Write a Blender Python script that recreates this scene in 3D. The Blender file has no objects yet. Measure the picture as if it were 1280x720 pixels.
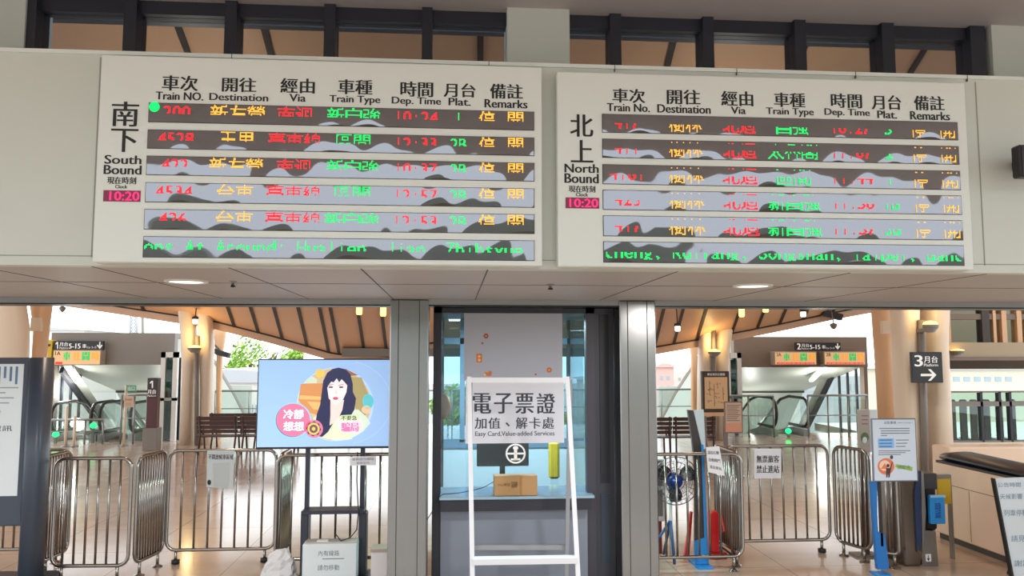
import bpy, math, random
from mathutils import Vector, Matrix
from mathutils.geometry import tessellate_polygon
from mathutils.bvhtree import BVHTree

random.seed(7)
C = bpy.context.scene.collection
SC = bpy.context.scene

# ------------------------------------------------------------------ camera, sky, exposure
FPX = 970.0                      # focal length in pixels of a 1280 wide picture
CAM_H = 2.3
PITCH, YAW = math.radians(4.88), math.radians(-4.38)
cam_data = bpy.data.cameras.new('camera')
cam_data.sensor_width = 36.0
cam_data.lens = FPX / 1280.0 * 36.0
cam_data.clip_end = 1000
cam = bpy.data.objects.new('camera', cam_data)
cam.location = (0, 0, CAM_H)
cam.rotation_euler = (math.pi / 2 + PITCH, 0, YAW)
C.objects.link(cam)
SC.camera = cam
CROT = cam.rotation_euler.to_matrix()

world = bpy.data.worlds.new('overcast_sky')
SC.world = world
world.use_nodes = True
bg = world.node_tree.nodes['Background']
bg.inputs[0].default_value = (0.90, 0.96, 1.0, 1)
bg.inputs[1].default_value = 2.9

SC.view_settings.view_transform = 'Standard'
SC.view_settings.look = 'None'
SC.view_settings.gamma = 1.0
SC.view_settings.use_curve_mapping = False
SC.view_settings.exposure = 0.0
SC.cycles.max_bounces = 10
SC.cycles.transparent_max_bounces = 16
SC.cycles.caustics_reflective = False
SC.cycles.caustics_refractive = False
SC.cycles.use_denoising = True


def area_light(name, loc, rot, sx, sy, power, col=(1, 1, 1)):
    l = bpy.data.lights.new(name, 'AREA')
    l.shape = 'RECTANGLE'
    l.size, l.size_y, l.energy, l.color = sx, sy, power, col
    o = bpy.data.objects.new(name, l)
    o.location = loc
    o.rotation_euler = rot
    C.objects.link(o)


def point_light(name, loc, power, col, r=0.05):
    l = bpy.data.lights.new(name, 'POINT')
    l.energy, l.color, l.shadow_soft_size = power, col, r
    o = bpy.data.objects.new(name, l)
    o.location = loc
    C.objects.link(o)


# ------------------------------------------------------------------ helpers
def ray(px, py):
    return CROT @ Vector(((px - 640) / FPX, (360 - py) / FPX, -1.0))


def P(px, py, Y):
    d = ray(px, py)
    return Vector((0, 0, CAM_H)) + d * (Y / d.y)


def F(px, py, z=0.0):
    d = ray(px, py)
    return Vector((0, 0, CAM_H)) + d * ((z - CAM_H) / d.z)


def X_at(px, Y, z=0.0):
    # X of the point at depth Y and height z that shows in picture column px
    py = 400.0
    for _ in range(6):
        p = P(px, py, Y)
        py -= (z - p.z) * FPX / Y
    return P(px, py, Y).x


def lin(c):
    out = []
    for v in c:
        v /= 255.0
        out.append(v / 12.92 if v <= 0.04045 else ((v + 0.055) / 1.055) ** 2.4)
    return tuple(out)


MATS = {}


def mat(name, col, rough=0.5, metal=0.0, emit=0.0, var=0.0, scale=6.0, bump=0.0, spec=0.5, stretch=None):
    if name in MATS:
        return MATS[name]
    m = bpy.data.materials.new(name)
    m.use_nodes = True
    nt = m.node_tree
    b = nt.nodes['Principled BSDF']
    c = lin(col)
    b.inputs['Base Color'].default_value = (*c, 1)
    b.inputs['Roughness'].default_value = rough
    b.inputs['Metallic'].default_value = metal
    b.inputs['Specular IOR Level'].default_value = spec
    if emit:
        b.inputs['Emission Color'].default_value = (*c, 1)
        b.inputs['Emission Strength'].default_value = emit
    if var or bump:
        tc = nt.nodes.new('ShaderNodeTexCoord')
        mp = nt.nodes.new('ShaderNodeMapping')
        nt.links.new(tc.outputs['Object'], mp.inputs[0])
        if stretch:
            mp.inputs['Scale'].default_value = stretch
        n = nt.nodes.new('ShaderNodeTexNoise')
        n.inputs['Scale'].default_value = scale
        n.inputs['Detail'].default_value = 5
        nt.links.new(mp.outputs[0], n.inputs['Vector'])
        if var:
            mx = nt.nodes.new('ShaderNodeMix')
            mx.data_type = 'RGBA'
            mx.inputs[6].default_value = (*[v * (1 - var) for v in c], 1)
            mx.inputs[7].default_value = (*[min(1, v * (1 + var)) for v in c], 1)
            nt.links.new(n.outputs['Fac'], mx.inputs[0])
            nt.links.new(mx.outputs[2], b.inputs['Base Color'])
        if bump:
            bp = nt.nodes.new('ShaderNodeBump')
            bp.inputs['Strength'].default_value = bump
            bp.inputs['Distance'].default_value = 0.02
            nt.links.new(n.outputs['Fac'], bp.inputs['Height'])
            nt.links.new(bp.outputs[0], b.inputs['Normal'])
    MATS[name] = m
    return m


def glass_mat(name, tint, refl=0.06, rough=0.02):
    if name in MATS:
        return MATS[name]
    m = bpy.data.materials.new(name)
    m.use_nodes = True
    nt = m.node_tree
    for n in list(nt.nodes):
        if n.type == 'BSDF_PRINCIPLED':
            nt.nodes.remove(n)
    out = [n for n in nt.nodes if n.type == 'OUTPUT_MATERIAL'][0]
    tr = nt.nodes.new('ShaderNodeBsdfTransparent')
    tr.inputs[0].default_value = (*lin(tint), 1)
    gl = nt.nodes.new('ShaderNodeBsdfGlossy')
    gl.inputs['Roughness'].default_value = rough
    lf = nt.nodes.new('ShaderNodeLayerWeight')
    lf.inputs[0].default_value = 0.5
    lw = nt.nodes.new('ShaderNodeMath')
    lw.operation = 'POWER'
    lw.inputs[1].default_value = 5.0
    nt.links.new(lf.outputs['Facing'], lw.inputs[0])
    ad = nt.nodes.new('ShaderNodeMath')
    ad.operation = 'ADD'
    ad.use_clamp = True
    ad.inputs[1].default_value = refl + .04
    nt.links.new(lw.outputs[0], ad.inputs[0])
    mx = nt.nodes.new('ShaderNodeMixShader')
    nt.links.new(ad.outputs[0], mx.inputs[0])
    nt.links.new(tr.outputs[0], mx.inputs[1])
    nt.links.new(gl.outputs[0], mx.inputs[2])
    nt.links.new(mx.outputs[0], out.inputs[0])
    MATS[name] = m
    return m


def film_mat(name, base, refl, tint=(1, 1, 1)):
    """dark face under a shiny protective film: matt body plus a strong clear reflection"""
    m = bpy.data.materials.new(name)
    m.use_nodes = True
    nt = m.node_tree
    b = nt.nodes['Principled BSDF']
    out = [n for n in nt.nodes if n.type == 'OUTPUT_MATERIAL'][0]
    b.inputs['Base Color'].default_value = (*lin(base), 1)
    b.inputs['Roughness'].default_value = 0.6
    # fine lattice of the lamp modules
    tc = nt.nodes.new('ShaderNodeTexCoord')
    ck = nt.nodes.new('ShaderNodeTexChecker')
    ck.inputs['Scale'].default_value = 260
    ck.inputs[1].default_value = (*lin(base), 1)
    ck.inputs[2].default_value = (*[v * 1.5 for v in lin(base)], 1)
    nt.links.new(tc.outputs['Object'], ck.inputs[0])
    nt.links.new(ck.outputs[0], b.inputs['Base Color'])
    gl = nt.nodes.new('ShaderNodeBsdfGlossy')
    gl.inputs[0].default_value = (*tint, 1)
    gl.inputs['Roughness'].default_value = 0.03
    mx = nt.nodes.new('ShaderNodeMixShader')
    mx.inputs[0].default_value = refl
    nt.links.new(b.outputs[0], mx.inputs[1])
    nt.links.new(gl.outputs[0], mx.inputs[2])
    nt.links.new(mx.outputs[0], out.inputs[0])
    MATS[name] = m
    return m


def floor_mat():
    m = bpy.data.materials.new('polished_tile')
    m.use_nodes = True
    nt = m.node_tree
    b = nt.nodes['Principled BSDF']
    tc = nt.nodes.new('ShaderNodeTexCoord')
    br = nt.nodes.new('ShaderNodeTexBrick')
    br.offset = 0.0
    br.inputs['Scale'].default_value = 1.0
    br.inputs['Brick Width'].default_value = 1.2
    br.inputs['Row Height'].default_value = 1.2
    br.inputs['Mortar Size'].default_value = 0.006
    br.inputs['Color1'].default_value = (*lin((206, 184, 166)), 1)
    br.inputs['Color2'].default_value = (*lin((198, 176, 159)), 1)
    br.inputs['Mortar'].default_value = (*lin((150, 134, 124)), 1)
    nt.links.new(tc.outputs['Object'], br.inputs['Vector'])
    n = nt.nodes.new('ShaderNodeTexNoise')
    n.inputs['Scale'].default_value = 3.0
    n.inputs['Detail'].default_value = 6
    nt.links.new(tc.outputs['Object'], n.inputs['Vector'])
    mx = nt.nodes.new('ShaderNodeMix')
    mx.data_type = 'RGBA'
    mx.blend_type = 'MULTIPLY'
    mx.inputs[0].default_value = 0.25
    nt.links.new(br.outputs['Color'], mx.inputs[6])
    nt.links.new(n.outputs['Fac'], mx.inputs[7])
    nt.links.new(mx.outputs[2], b.inputs['Base Color'])
    mr = nt.nodes.new('ShaderNodeMapRange')
    mr.inputs[3].default_value = 0.10
    mr.inputs[4].default_value = 0.18
    nt.links.new(n.outputs['Fac'], mr.inputs[0])
    nt.links.new(mr.outputs[0], b.inputs['Roughness'])
    b.inputs['Specular IOR Level'].default_value = 0.5
    return m


_text_cache = {}


def text_geo(body):
    if body in _text_cache:
        return _text_cache[body]
    c = bpy.data.curves.new('glyphs', 'FONT')
    c.body = body
    c.size = 1.0
    c.resolution_u = 3
    o = bpy.data.objects.new('glyphs', c)
    C.objects.link(o)
    dg = bpy.context.evaluated_depsgraph_get()
    me = bpy.data.meshes.new_from_object(o.evaluated_get(dg))
    vs = [(v.co.x, v.co.y) for v in me.vertices]
    fs = [tuple(p.vertices) for p in me.polygons]
    bpy.data.objects.remove(o)
    bpy.data.meshes.remove(me)
    bpy.data.curves.remove(c)
    xs = [v[0] for v in vs] or [0, 1]
    ys = [v[1] for v in vs] or [0, 1]
    r = (vs, fs, min(xs), max(xs), min(ys), max(ys))
    _text_cache[body] = r
    return r


_glyph_bits = {}


def glyph_bits(ch):
    """16 x 16 (or 8 x 16) lamp pattern of one character; row 0 is the top"""
    if ch in _glyph_bits:
        return _glyph_bits[ch]
    wide = ord(ch) > 255
    nx = 16 if wide else 8
    bits = [[False] * nx for _ in range(16)]
    if ch != ' ':
        vs, fs, x0, x1, y0, y1 = text_geo(ch)
        tree = BVHTree.FromPolygons([Vector((a, b, 0)) for a, b in vs], fs)
        if wide:
            sx0, sx1, r0, r1 = 0, 15, 0, 15
            w = x1 - x0
            h = y1 - y0
            if h < .5 * w:
                r0, r1 = 6, 9
        else:
            cap = 0.73
            # rows: baseline at row 13, cap top at row 1
            r0 = 13 - (y1 / cap) * 12
            r1 = 13 - (y0 / cap) * 12
            ww = min(7, max(1.6, (x1 - x0) / cap * 12))
            sx0 = 3.5 - ww / 2
            sx1 = sx0 + ww
        for r in range(16):
            for c in range(nx):
                hit = 0
                for a in (0.2, 0.5, 0.8):
                    for bq in (0.2, 0.5, 0.8):
                        fx = (c + a - sx0) / max(.01, sx1 - sx0)
                        fy = (r + bq - r0) / max(.01, r1 - r0)
                        if 0 <= fx <= 1 and 0 <= fy <= 1:
                            h = tree.ray_cast(Vector((x0 + fx * (x1 - x0), y1 - fy * (y1 - y0), 1)), Vector((0, 0, -1)))
                            if h[0] is not None:
                                hit += 1
                bits[r][c] = hit >= 4
    _glyph_bits[ch] = (nx, bits)
    return _glyph_bits[ch]


class MB:
    """collects shapes and links them as ONE mesh object"""

    def __init__(self):
        self.v, self.f, self.m, self.mats, self.s = [], [], [], [], []

    def _mi(self, m):
        if m not in self.mats:
            self.mats.append(m)
        return self.mats.index(m)

    def add(self, verts, faces, m, smooth=False):
        o = len(self.v)
        self.v += [tuple(v) for v in verts]
        mi = self._mi(m)
        for f in faces:
            self.f.append(tuple(i + o for i in f))
            self.m.append(mi)
            self.s.append(smooth)
        return self

    def box(self, x0, x1, y0, y1, z0, z1, m):
        vs = [(x, y, z) for z in (z0, z1) for y in (y0, y1) for x in (x0, x1)]
        return self.add(vs, [(0, 2, 3, 1), (4, 5, 7, 6), (0, 1, 5, 4), (2, 6, 7, 3), (0, 4, 6, 2), (1, 3, 7, 5)], m)

    def bbox(self, x0, x1, y0, y1, z0, z1, m, b=0.006):
        """box with chamfered edges"""
        b = min(b, abs(x1 - x0) * .45, abs(y1 - y0) * .45, abs(z1 - z0) * .45)
        vs, idx = [], {}
        xs, ys, zs = (x0, x1), (y0, y1), (z0, z1)
        for i in (0, 1):
            for j in (0, 1):
                for k in (0, 1):
                    sx, sy, sz = (1, -1)[i], (1, -1)[j], (1, -1)[k]
                    for a in range(3):
                        p = [xs[i] + (0 if a == 0 else sx * b), ys[j] + (0 if a == 1 else sy * b), zs[k] + (0 if a == 2 else sz * b)]
                        idx[(i, j, k, a)] = len(vs)
                        vs.append(tuple(p))
        fs = []
        for a in range(3):
            for s in (0, 1):
                o = [t for t in range(3) if t != a]
                q = []
                for u, w in ((0, 0), (1, 0), (1, 1), (0, 1)):
                    key = [0, 0, 0]
                    key[a] = s
                    key[o[0]], key[o[1]] = u, w
                    q.append(idx[(*key, a)])
                fs.append(tuple(q))
        for a in range(3):
            o = [t for t in range(3) if t != a]
            for u in (0, 1):
                for w in (0, 1):
                    k0, k1 = [0] * 3, [0] * 3
                    k0[a], k1[a] = 0, 1
                    k0[o[0]] = k1[o[0]] = u
                    k0[o[1]] = k1[o[1]] = w
                    fs.append((idx[(*k0, o[0])], idx[(*k1, o[0])], idx[(*k1, o[1])], idx[(*k0, o[1])]))
        for i in (0, 1):
            for j in (0, 1):
                for k in (0, 1):
                    fs.append((idx[(i, j, k, 0)], idx[(i, j, k, 1)], idx[(i, j, k, 2)]))
        return self.add(vs, fs, m)

    def tube(self, pts, r, m, seg=10, closed=False, smooth=True):
        pts = [Vector(p) for p in pts]
        n = len(pts)
        rs = r if isinstance(r, (list, tuple)) else [r] * n
        vs, fs = [], []
        up = None
        for i, p in enumerate(pts):
            if closed:
                t = (pts[(i + 1) % n] - pts[i - 1])
            else:
                t = pts[min(i + 1, n - 1)] - pts[max(i - 1, 0)]
            t.normalize()
            if up is None:
                up = Vector((0, 0, 1)) if abs(t.z) < .9 else Vector((1, 0, 0))
            a = (up - t * up.dot(t))
            if a.length < 1e-5:
                a = t.orthogonal()
            a.normalize()
            up = a
            b = t.cross(a)
            for k in range(seg):
                an = 2 * math.pi * k / seg
                vs.append(p + (a * math.cos(an) + b * math.sin(an)) * rs[i])
        for i in range(n if closed else n - 1):
            j = (i + 1) % n
            for k in range(seg):
                k2 = (k + 1) % seg
                fs.append((i * seg + k, i * seg + k2, j * seg + k2, j * seg + k))
        if not closed:
            fs.append(tuple(range(seg))[::-1])
            fs.append(tuple((n - 1) * seg + k for k in range(seg)))
        return self.add(vs, fs, m, smooth)

    def sweep(self, rings, m, smooth=True, cap=True):
        seg = len(rings[0])
        vs = [p for r in rings for p in r]
        fs = []
        for i in range(len(rings) - 1):
            for k in range(seg):
                k2 = (k + 1) % seg
                fs.append((i * seg + k, i * seg + k2, (i + 1) * seg + k2, (i + 1) * seg + k))
        if cap:
            fs.append(tuple(range(seg))[::-1])
            fs.append(tuple((len(rings) - 1) * seg + k for k in range(seg)))
        return self.add(vs, fs, m, smooth)

    def bar(self, p0, p1, w, d, m, side=Vector((0, 1, 0))):
        """rectangular bar from p0 to p1; d is measured along side, w across"""
        p0, p1 = Vector(p0), Vector(p1)
        t = (p1 - p0).normalized()
        a = (side - t * side.dot(t))
        if a.length < 1e-4:
            a = t.orthogonal()
        a.normalize()
        b = t.cross(a)
        rings = [[p + b * w / 2 * i + a * d / 2 * j for i, j in ((-1, -1), (1, -1), (1, 1), (-1, 1))] for p in (p0, p1)]
        return self.sweep(rings, m, smooth=False)

    def prism(self, pts, y0, y1, m):
        """polygon in x,z pulled from y0 to y1"""
        n = len(pts)
        tri = tessellate_polygon([[Vector((p[0], p[1], 0)) for p in pts]])
        vs = [(p[0], y0, p[1]) for p in pts] + [(p[0], y1, p[1]) for p in pts]
        fs = [tuple(t) for t in tri] + [tuple(i + n for i in t)[::-1] for t in tri]
        fs += [(i, (i + 1) % n, (i + 1) % n + n, i + n) for i in range(n)]
        return self.add(vs, fs, m)

    def prismx(self, pts, x0, x1, m):
        """polygon in y,z pulled from x0 to x1"""
        n = len(pts)
        tri = tessellate_polygon([[Vector((p[0], p[1], 0)) for p in pts]])
        vs = [(x0, p[0], p[1]) for p in pts] + [(x1, p[0], p[1]) for p in pts]
        fs = [tuple(t) for t in tri] + [tuple(i + n for i in t)[::-1] for t in tri]
        fs += [(i, (i + 1) % n, (i + 1) % n + n, i + n) for i in range(n)]
        return self.add(vs, fs, m)

    def lathe(self, prof, c, m, seg=20, axis=2):
        vs, fs = [], []
        for r, h in prof:
            for k in range(seg):
                a = 2 * math.pi * k / seg
                p = [r * math.cos(a), r * math.sin(a), h]
                if axis == 1:
                    p = [p[0], p[2], p[1]]
                vs.append((c[0] + p[0], c[1] + p[1], c[2] + p[2]))
        for i in range(len(prof) - 1):
            for k in range(seg):
                k2 = (k + 1) % seg
                fs.append((i * seg + k, i * seg + k2, (i + 1) * seg + k2, (i + 1) * seg + k))
        fs.append(tuple(range(seg)))
        fs.append(tuple((len(prof) - 1) * seg + k for k in range(seg)))
        return self.add(vs, fs, m, True)

    # ---- flat prints on an upright face: px rectangles are taken on the face at depth Y
    def flat(self, pts, Y, m):
        """polygon of picture points laid on the upright face at depth Y"""
        w = [P(a, b, Y) for a, b in pts]
        tri = tessellate_polygon([[Vector((p.x, p.z, 0)) for p in w]])
        return self.add(w, [tuple(t) for t in tri], m)

    def rect(self, x0, y0, x1, y1, Y, m):
        a, b = P(x0, (y0 + y1) / 2, Y).x, P(x1, (y0 + y1) / 2, Y).x
        u, d = P((x0 + x1) / 2, y0, Y).z, P((x0 + x1) / 2, y1, Y).z
        return self.add([(a, Y, d), (b, Y, d), (b, Y, u), (a, Y, u)], [(0, 1, 2, 3)], m)

    def pbox(self, x0, y0, x1, y1, Y, t, m, z0=None, b=0.0):
        a, c = P(x0, (y0 + y1) / 2, Y).x, P(x1, (y0 + y1) / 2, Y).x
        u, d = P((x0 + x1) / 2, y0, Y).z, P((x0 + x1) / 2, y1, Y).z
        if z0 is not None:
            d = z0
        if b:
            return self.bbox(a, c, Y, Y + t, d, u, m, b)
        return self.box(a, c, Y, Y + t, d, u, m)

    def text(self, body, x0, y0, x1, y1, Y, m, bold=0.0):
        vs, fs, a0, a1, b0, b1 = text_geo(body)
        X0, X1 = P(x0, (y0 + y1) / 2, Y).x, P(x1, (y0 + y1) / 2, Y).x
        Z1, Z0 = P((x0 + x1) / 2, y0, Y).z, P((x0 + x1) / 2, y1, Y).z
        sx, sz = (X1 - X0) / (a1 - a0), (Z1 - Z0) / (b1 - b0)
        for k, dx in enumerate((0, -bold, bold) if bold else (0,)):
            self.add([(X0 + (x - a0) * sx + dx * abs(sz), Y - .0001 * k, Z0 + (y - b0) * sz) for x, y in vs], fs, m)
        return self

    def one(self, x0, y0, x1, y1, Y, m):
        """a plain upright figure 1 with its flag"""
        w = x1 - x0
        h = y1 - y0
        return self.flat([(x0 + w * .55, y0), (x1, y0), (x1, y1), (x0 + w * .6, y1), (x0 + w * .6, y0 + h * .28), (x0, y0 + h * .4), (x0, y0 + h * .22)], Y, m)

    def text3(self, body, org, u, v, w, h, m, bold=0.0):
        """text filling a w x h field whose lower left corner is org, along u and v"""
        vs, fs, a0, a1, b0, b1 = text_geo(body)
        org, u, v = Vector(org), Vector(u), Vector(v)
        n = u.cross(v)
        for k, dx in enumerate((0, -bold, bold) if bold else (0,)):
            self.add([org + u * ((x - a0) / (a1 - a0) * w + dx * h) + v * ((y - b0) / (b1 - b0) * h) + n * .0001 * k for x, y in vs], fs, m)
        return self

    def build(self, name, parent=None, mods=None):
        me = bpy.data.meshes.new(name)
        me.from_pydata(self.v, [], self.f)
        for m in self.mats:
            me.materials.append(m)
        me.polygons.foreach_set('material_index', self.m)
        me.polygons.foreach_set('use_smooth', self.s)
        me.update()
        o = bpy.data.objects.new(name, me)
        C.objects.link(o)
        if parent is not None:
            o.parent = parent
            org = parent_origin(parent)
            for v in me.vertices:
                v.co -= org
        return o


def parent_origin(o):
    v = Vector((0, 0, 0))
    while o is not None:
        v += o.location
        o = o.parent
    return v


def thing(name, label, cat, loc, group=None):
    o = bpy.data.objects.new(name, None)
    o.empty_display_size = 0.1
    o.location = loc
    C.objects.link(o)
    o['label'], o['category'] = label, cat
    if group:
        o['group'] = group
    return o


def tag(o, label, cat, group=None):
    o['label'], o['category'] = label, cat
    if group:
        o['group'] = group
    return o


def struct(o):
    o['kind'] = 'structure'
    return o


def circle(cx, cy, rx, ry=None, n=40, a0=0, a1=360):
    ry = rx if ry is None else ry
    return [(cx + rx * math.cos(math.radians(a0 + (a1 - a0) * i / n)), cy + ry * math.sin(math.radians(a0 + (a1 - a0) * i / n))) for i in range(n + (0 if a1 - a0 == 360 else 1))]


# ------------------------------------------------------------------ materials
M_FLOOR = floor_mat()
M_WALL = mat('painted_panel', (202, 208, 200), .45, var=.04, scale=2)
M_BOARD = mat('white_board_face', (220, 227, 222), .35)
M_SOFFIT = mat('soffit_panel', (178, 175, 172), .5, var=.03, scale=1.5)
M_SEAM = mat('dark_joint', (70, 64, 60), .7)
M_FASJOINT = mat('panel_joint', (150, 150, 145), .6)
M_RAILGLASS = glass_mat('railing_glass', (242, 247, 245), .0)
M_GREYBEAM = mat('grey_mauve_paint', (205, 196, 194), .6, var=.03)
M_ALU = mat('aluminium_track', (150, 150, 150), .35, .7)
M_DARK = mat('charcoal_frame', (40, 42, 52), .45)
M_BLACK = mat('black_plastic', (22, 22, 25), .4)
M_STEEL = mat('brushed_steel', (140, 140, 139), .24, 1.0, var=.07, scale=5, stretch=(14, 14, .6))
M_TUBE = mat('stainless_tube', (152, 147, 142), .2, 1.0)
M_CREAM = mat('cream_cladding', (222, 205, 184), .4, var=.03, scale=1.2)
M_TAN = mat('tan_cladding', (214, 172, 132), .45, var=.04, scale=1.2)
M_WOOD = mat('warm_roof_panel', (212, 166, 130), .5, var=.05, scale=.8)
M_EAVE = mat('eave_board', (212, 176, 150), .5)
M_RAFT = mat('dark_roof_joint', (38, 28, 24), .6)
M_GLASS = glass_mat('clear_glass', (232, 240, 238), .01)
M_BOOTHGLASS = glass_mat('blue_tinted_glass', (220, 237, 244), .02)
M_HALLGLASS = glass_mat('green_tinted_glass', (214, 232, 226), .02)
M_CLEREGLASS = glass_mat('smoky_clerestory_glass', (206, 214, 222), .0)
M_INK = mat('black_lettering', (24, 22, 24), .5)
M_WHITEINK = mat('white_lettering', (240, 240, 238), .5, emit=.15)
M_PAPER = mat('white_paper', (224, 226, 232), .7)
M_HUT = mat('hut_grey_cladding', (128, 122, 116), .5, var=.03)
M_HUTBROWN = mat('hut_brown_cladding', (120, 102, 88), .5, var=.03)
M_HUTIN = mat('hut_inner_panel', (176, 182, 172), .4)
M_SIGNBLACK = mat('sign_black', (28, 28, 30), .35)
M_BROWNMETAL = mat('brown_bench_metal', (72, 44, 36), .5)
M_KIOSK = mat('kiosk_slate_blue', (66, 76, 92), .35)
M_BLUE = mat('blue_board', (40, 140, 214), .45)
M_RED = mat('red_paint', (214, 24, 28), .35)
M_YEL = mat('yellow_board', (214, 178, 40), .5)
M_CARD = mat('brown_cardboard', (176, 140, 96), .8, var=.05)
M_WHITEPLA = mat('white_plastic', (226, 228, 228), .5)
M_LAMP = mat('warm_lamp_glow', (255, 196, 92), .5, emit=5.0)
M_COOL = mat('white_lamp_glow', (255, 252, 240), .5, emit=2.2)
M_LEDR = mat('led_red', (255, 26, 40), .5, emit=1.15)
M_LEDA = mat('led_amber', (255, 180, 60), .5, emit=1.15)
M_LEDG = mat('led_green', (0, 222, 100), .5, emit=1.15)
M_FILM = film_mat('led_strip_film', (50, 46, 44), .17, (.86, .9, 1.0))

# ------------------------------------------------------------------ depths (metres from the camera)
Y_FAS = 4.80      # hanging white fascia
Y_BRD = 4.70      # face of the departure boards
Y_WIN = 5.65      # clerestory window line
Y_LIN = 7.55      # front of the lintel and the steel pillars
Z_SOF = P(0, 331, Y_FAS).z
Z_FTOP = P(0, 62.5, Y_FAS).z
Z_CEIL = P(400, 8, Y_WIN).z

# ------------------------------------------------------------------ setting: floor with the two escalator openings
HL = (X_at(58, 22), X_at(214, 22))      # left hut, x range
HR = (X_at(920, 22), X_at(1088, 22))    # right hut
fl = MB()
xs = [-20, HL[0], HL[1], HR[0], HR[1], 20]
for i in range(5):
    y1 = 22.3 if i in (1, 3) else 25.5
    fl.box(xs[i], xs[i + 1], -14, y1, -.25, 0, M_FLOOR)
struct(fl.build('floor'))
gm = mat('pale_ground', (176, 172, 166), .9, var=.08, scale=.1)
struct(MB().box(-160, 160, 26, 220, -6.3, -6, gm).box(-160, 160, -160, -14.2, -.4, -.06, gm).build('ground'))

# fascia: a hollow hanging box of white panels
w = MB()
w.box(-9, 9, Y_FAS, Y_FAS + .10, Z_SOF, Z_FTOP, M_WALL)
w.box(-9, 9, Y_FAS - .012, Y_FAS + .14, Z_FTOP - .012, Z_FTOP + .012, M_BOARD)
for px, yy in ((120, 200), (1228, 275)):
    x = P(px, yy, Y_FAS).x
    w.box(x - .003, x + .003, Y_FAS - .003, Y_FAS, Z_SOF + .05, Z_FTOP - .03, M_FASJOINT)
x0 = P(1000, 330, Y_FAS).x
w.box(-9, 9, Y_FAS - .003, Y_FAS, Z_SOF + .055, Z_SOF + .060, M_FASJOINT)
for px in (290, 611, 768, 920, 1068, 1207):
    x = P(px, 85, Y_FAS).x
    w.box(x - .002, x + .002, Y_FAS - .014, Y_FAS + .1, Z_FTOP - .03, Z_FTOP + .014, M_SEAM)
struct(w.build('wall_front'))
# white pier between the two window bands, grey piers at both ends
pr = MB()
pr.box(P(634, 40, 5.56).x, P(712, 40, 5.56).x, 5.56, 5.9, Z_SOF + .2, Z_CEIL + 1, M_WALL)
struct(pr.build('wall_pier'))
pr = MB()
pr.box(-9, P(31, 30, 5.58).x, 5.58, 5.95, Z_SOF + .2, Z_CEIL + 1, M_WALL)
pr.box(P(1240, 50, 5.58).x, 9, 5.58, 5.95, Z_SOF + .2, Z_CEIL + 1, M_WALL)
struct(pr.build('wall_upper'))

# soffit under the fascia with its panel joints
s = MB()
s.box(-9, 9, Y_FAS + .1, Y_LIN + .3, Z_SOF, Z_SOF + .06, M_SOFFIT)
for px, py in ((110, 331), (283, 333), (610, 336), (1068, 343), (-40, 331), (450, 334), (850, 339), (1240, 346)):
    p = P(px, py, Y_FAS)
    s.box(p.x - .004, p.x + .004, Y_FAS + .05, Y_LIN, Z_SOF - .002, Z_SOF + .01, M_SEAM)
s.box(-9, 9, 5.9, 5.908, Z_SOF - .002, Z_SOF + .01, M_SEAM)
struct(s.build('ceiling_soffit'))
# lobby ceiling above the camera, up to the forecourt edge
struct(MB().box(-9, 9, -2.2, Y_WIN + .1, Z_CEIL, Z_CEIL + .3, M_GREYBEAM).build('ceiling'))
# lintel with its shutter track
ln = MB()
zl1 = P(300, 371, Y_LIN).z
zl0 = P(300, 381.5, Y_LIN).z
ln.box(-10, 10, Y_LIN, Y_LIN + .35, zl1 - .01, Z_SOF + .02, M_GREYBEAM)
ln.box(-10, 10, Y_LIN - .03, Y_LIN + .3, zl0 + .012, zl1 - .012, M_ALU)
ln.box(-10, 10, Y_LIN - .02, Y_LIN + .28, zl0, zl0 + .012, M_BLACK)
struct(ln.build('lintel_beam'))

# clerestory windows
def clerestory(name, xa, xb, mull):
    fr = MB()
    ztop, zbot = Z_CEIL, Z_SOF + .4
    fr.box(xa, xb, Y_WIN, Y_WIN + .12, ztop - .10, ztop, M_DARK)
    fr.box(xa, xb, Y_WIN, Y_WIN + .12, zbot, zbot + .10, M_DARK)
    for px, wd in mull:
        x = P(px, 50, Y_WIN).x
        fr.box(x - wd / 2, x + wd / 2, Y_WIN - .05, Y_WIN + .14, zbot, ztop, M_DARK)
    o = struct(fr.build(name))
    gl = MB().box(xa, xb, Y_WIN + .05, Y_WIN + .06, zbot + .1, ztop - .1, M_CLEREGLASS).build('pane', o)
    return o


clerestory('window_1', P(28, 30, Y_WIN).x, P(640, 40, Y_WIN).x, [(40, .09), (165, .09), (290, .085), (413, .08), (534, .075)])
clerestory('window_2', P(706, 40, Y_WIN).x, P(1250, 50, Y_WIN).x, [(768, .085), (883, .085), (997, .09), (1106, .10), (1217, .12)])

# dark duct behind the clerestory
struct(MB().box(-9, 9, 6.3, 6.38, P(400, 34, 6.3).z, Z_CEIL + 1, mat('duct_navy', (62, 64, 76), .5)).build('beam'))
# steel pillars
for nm, xa, xb in (('pillar', 487.5, 535.5), ('pillar', 773.5, 818.5)):
    a, b = X_at(xa, Y_LIN, 2.2), X_at(xb, Y_LIN, 2.2)
    p = MB()
    p.bbox(a, b, Y_LIN - .06, Y_LIN + .36, 0, Z_SOF - .005, M_STEEL, .01)
    wd = b - a
    for t in (.22, .76):
        p.box(a + wd * t - .004, a + wd * t + .004, Y_LIN - .063, Y_LIN - .05, 0.01, Z_SOF - .01, M_SEAM)
    struct(p.build(nm))

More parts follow.
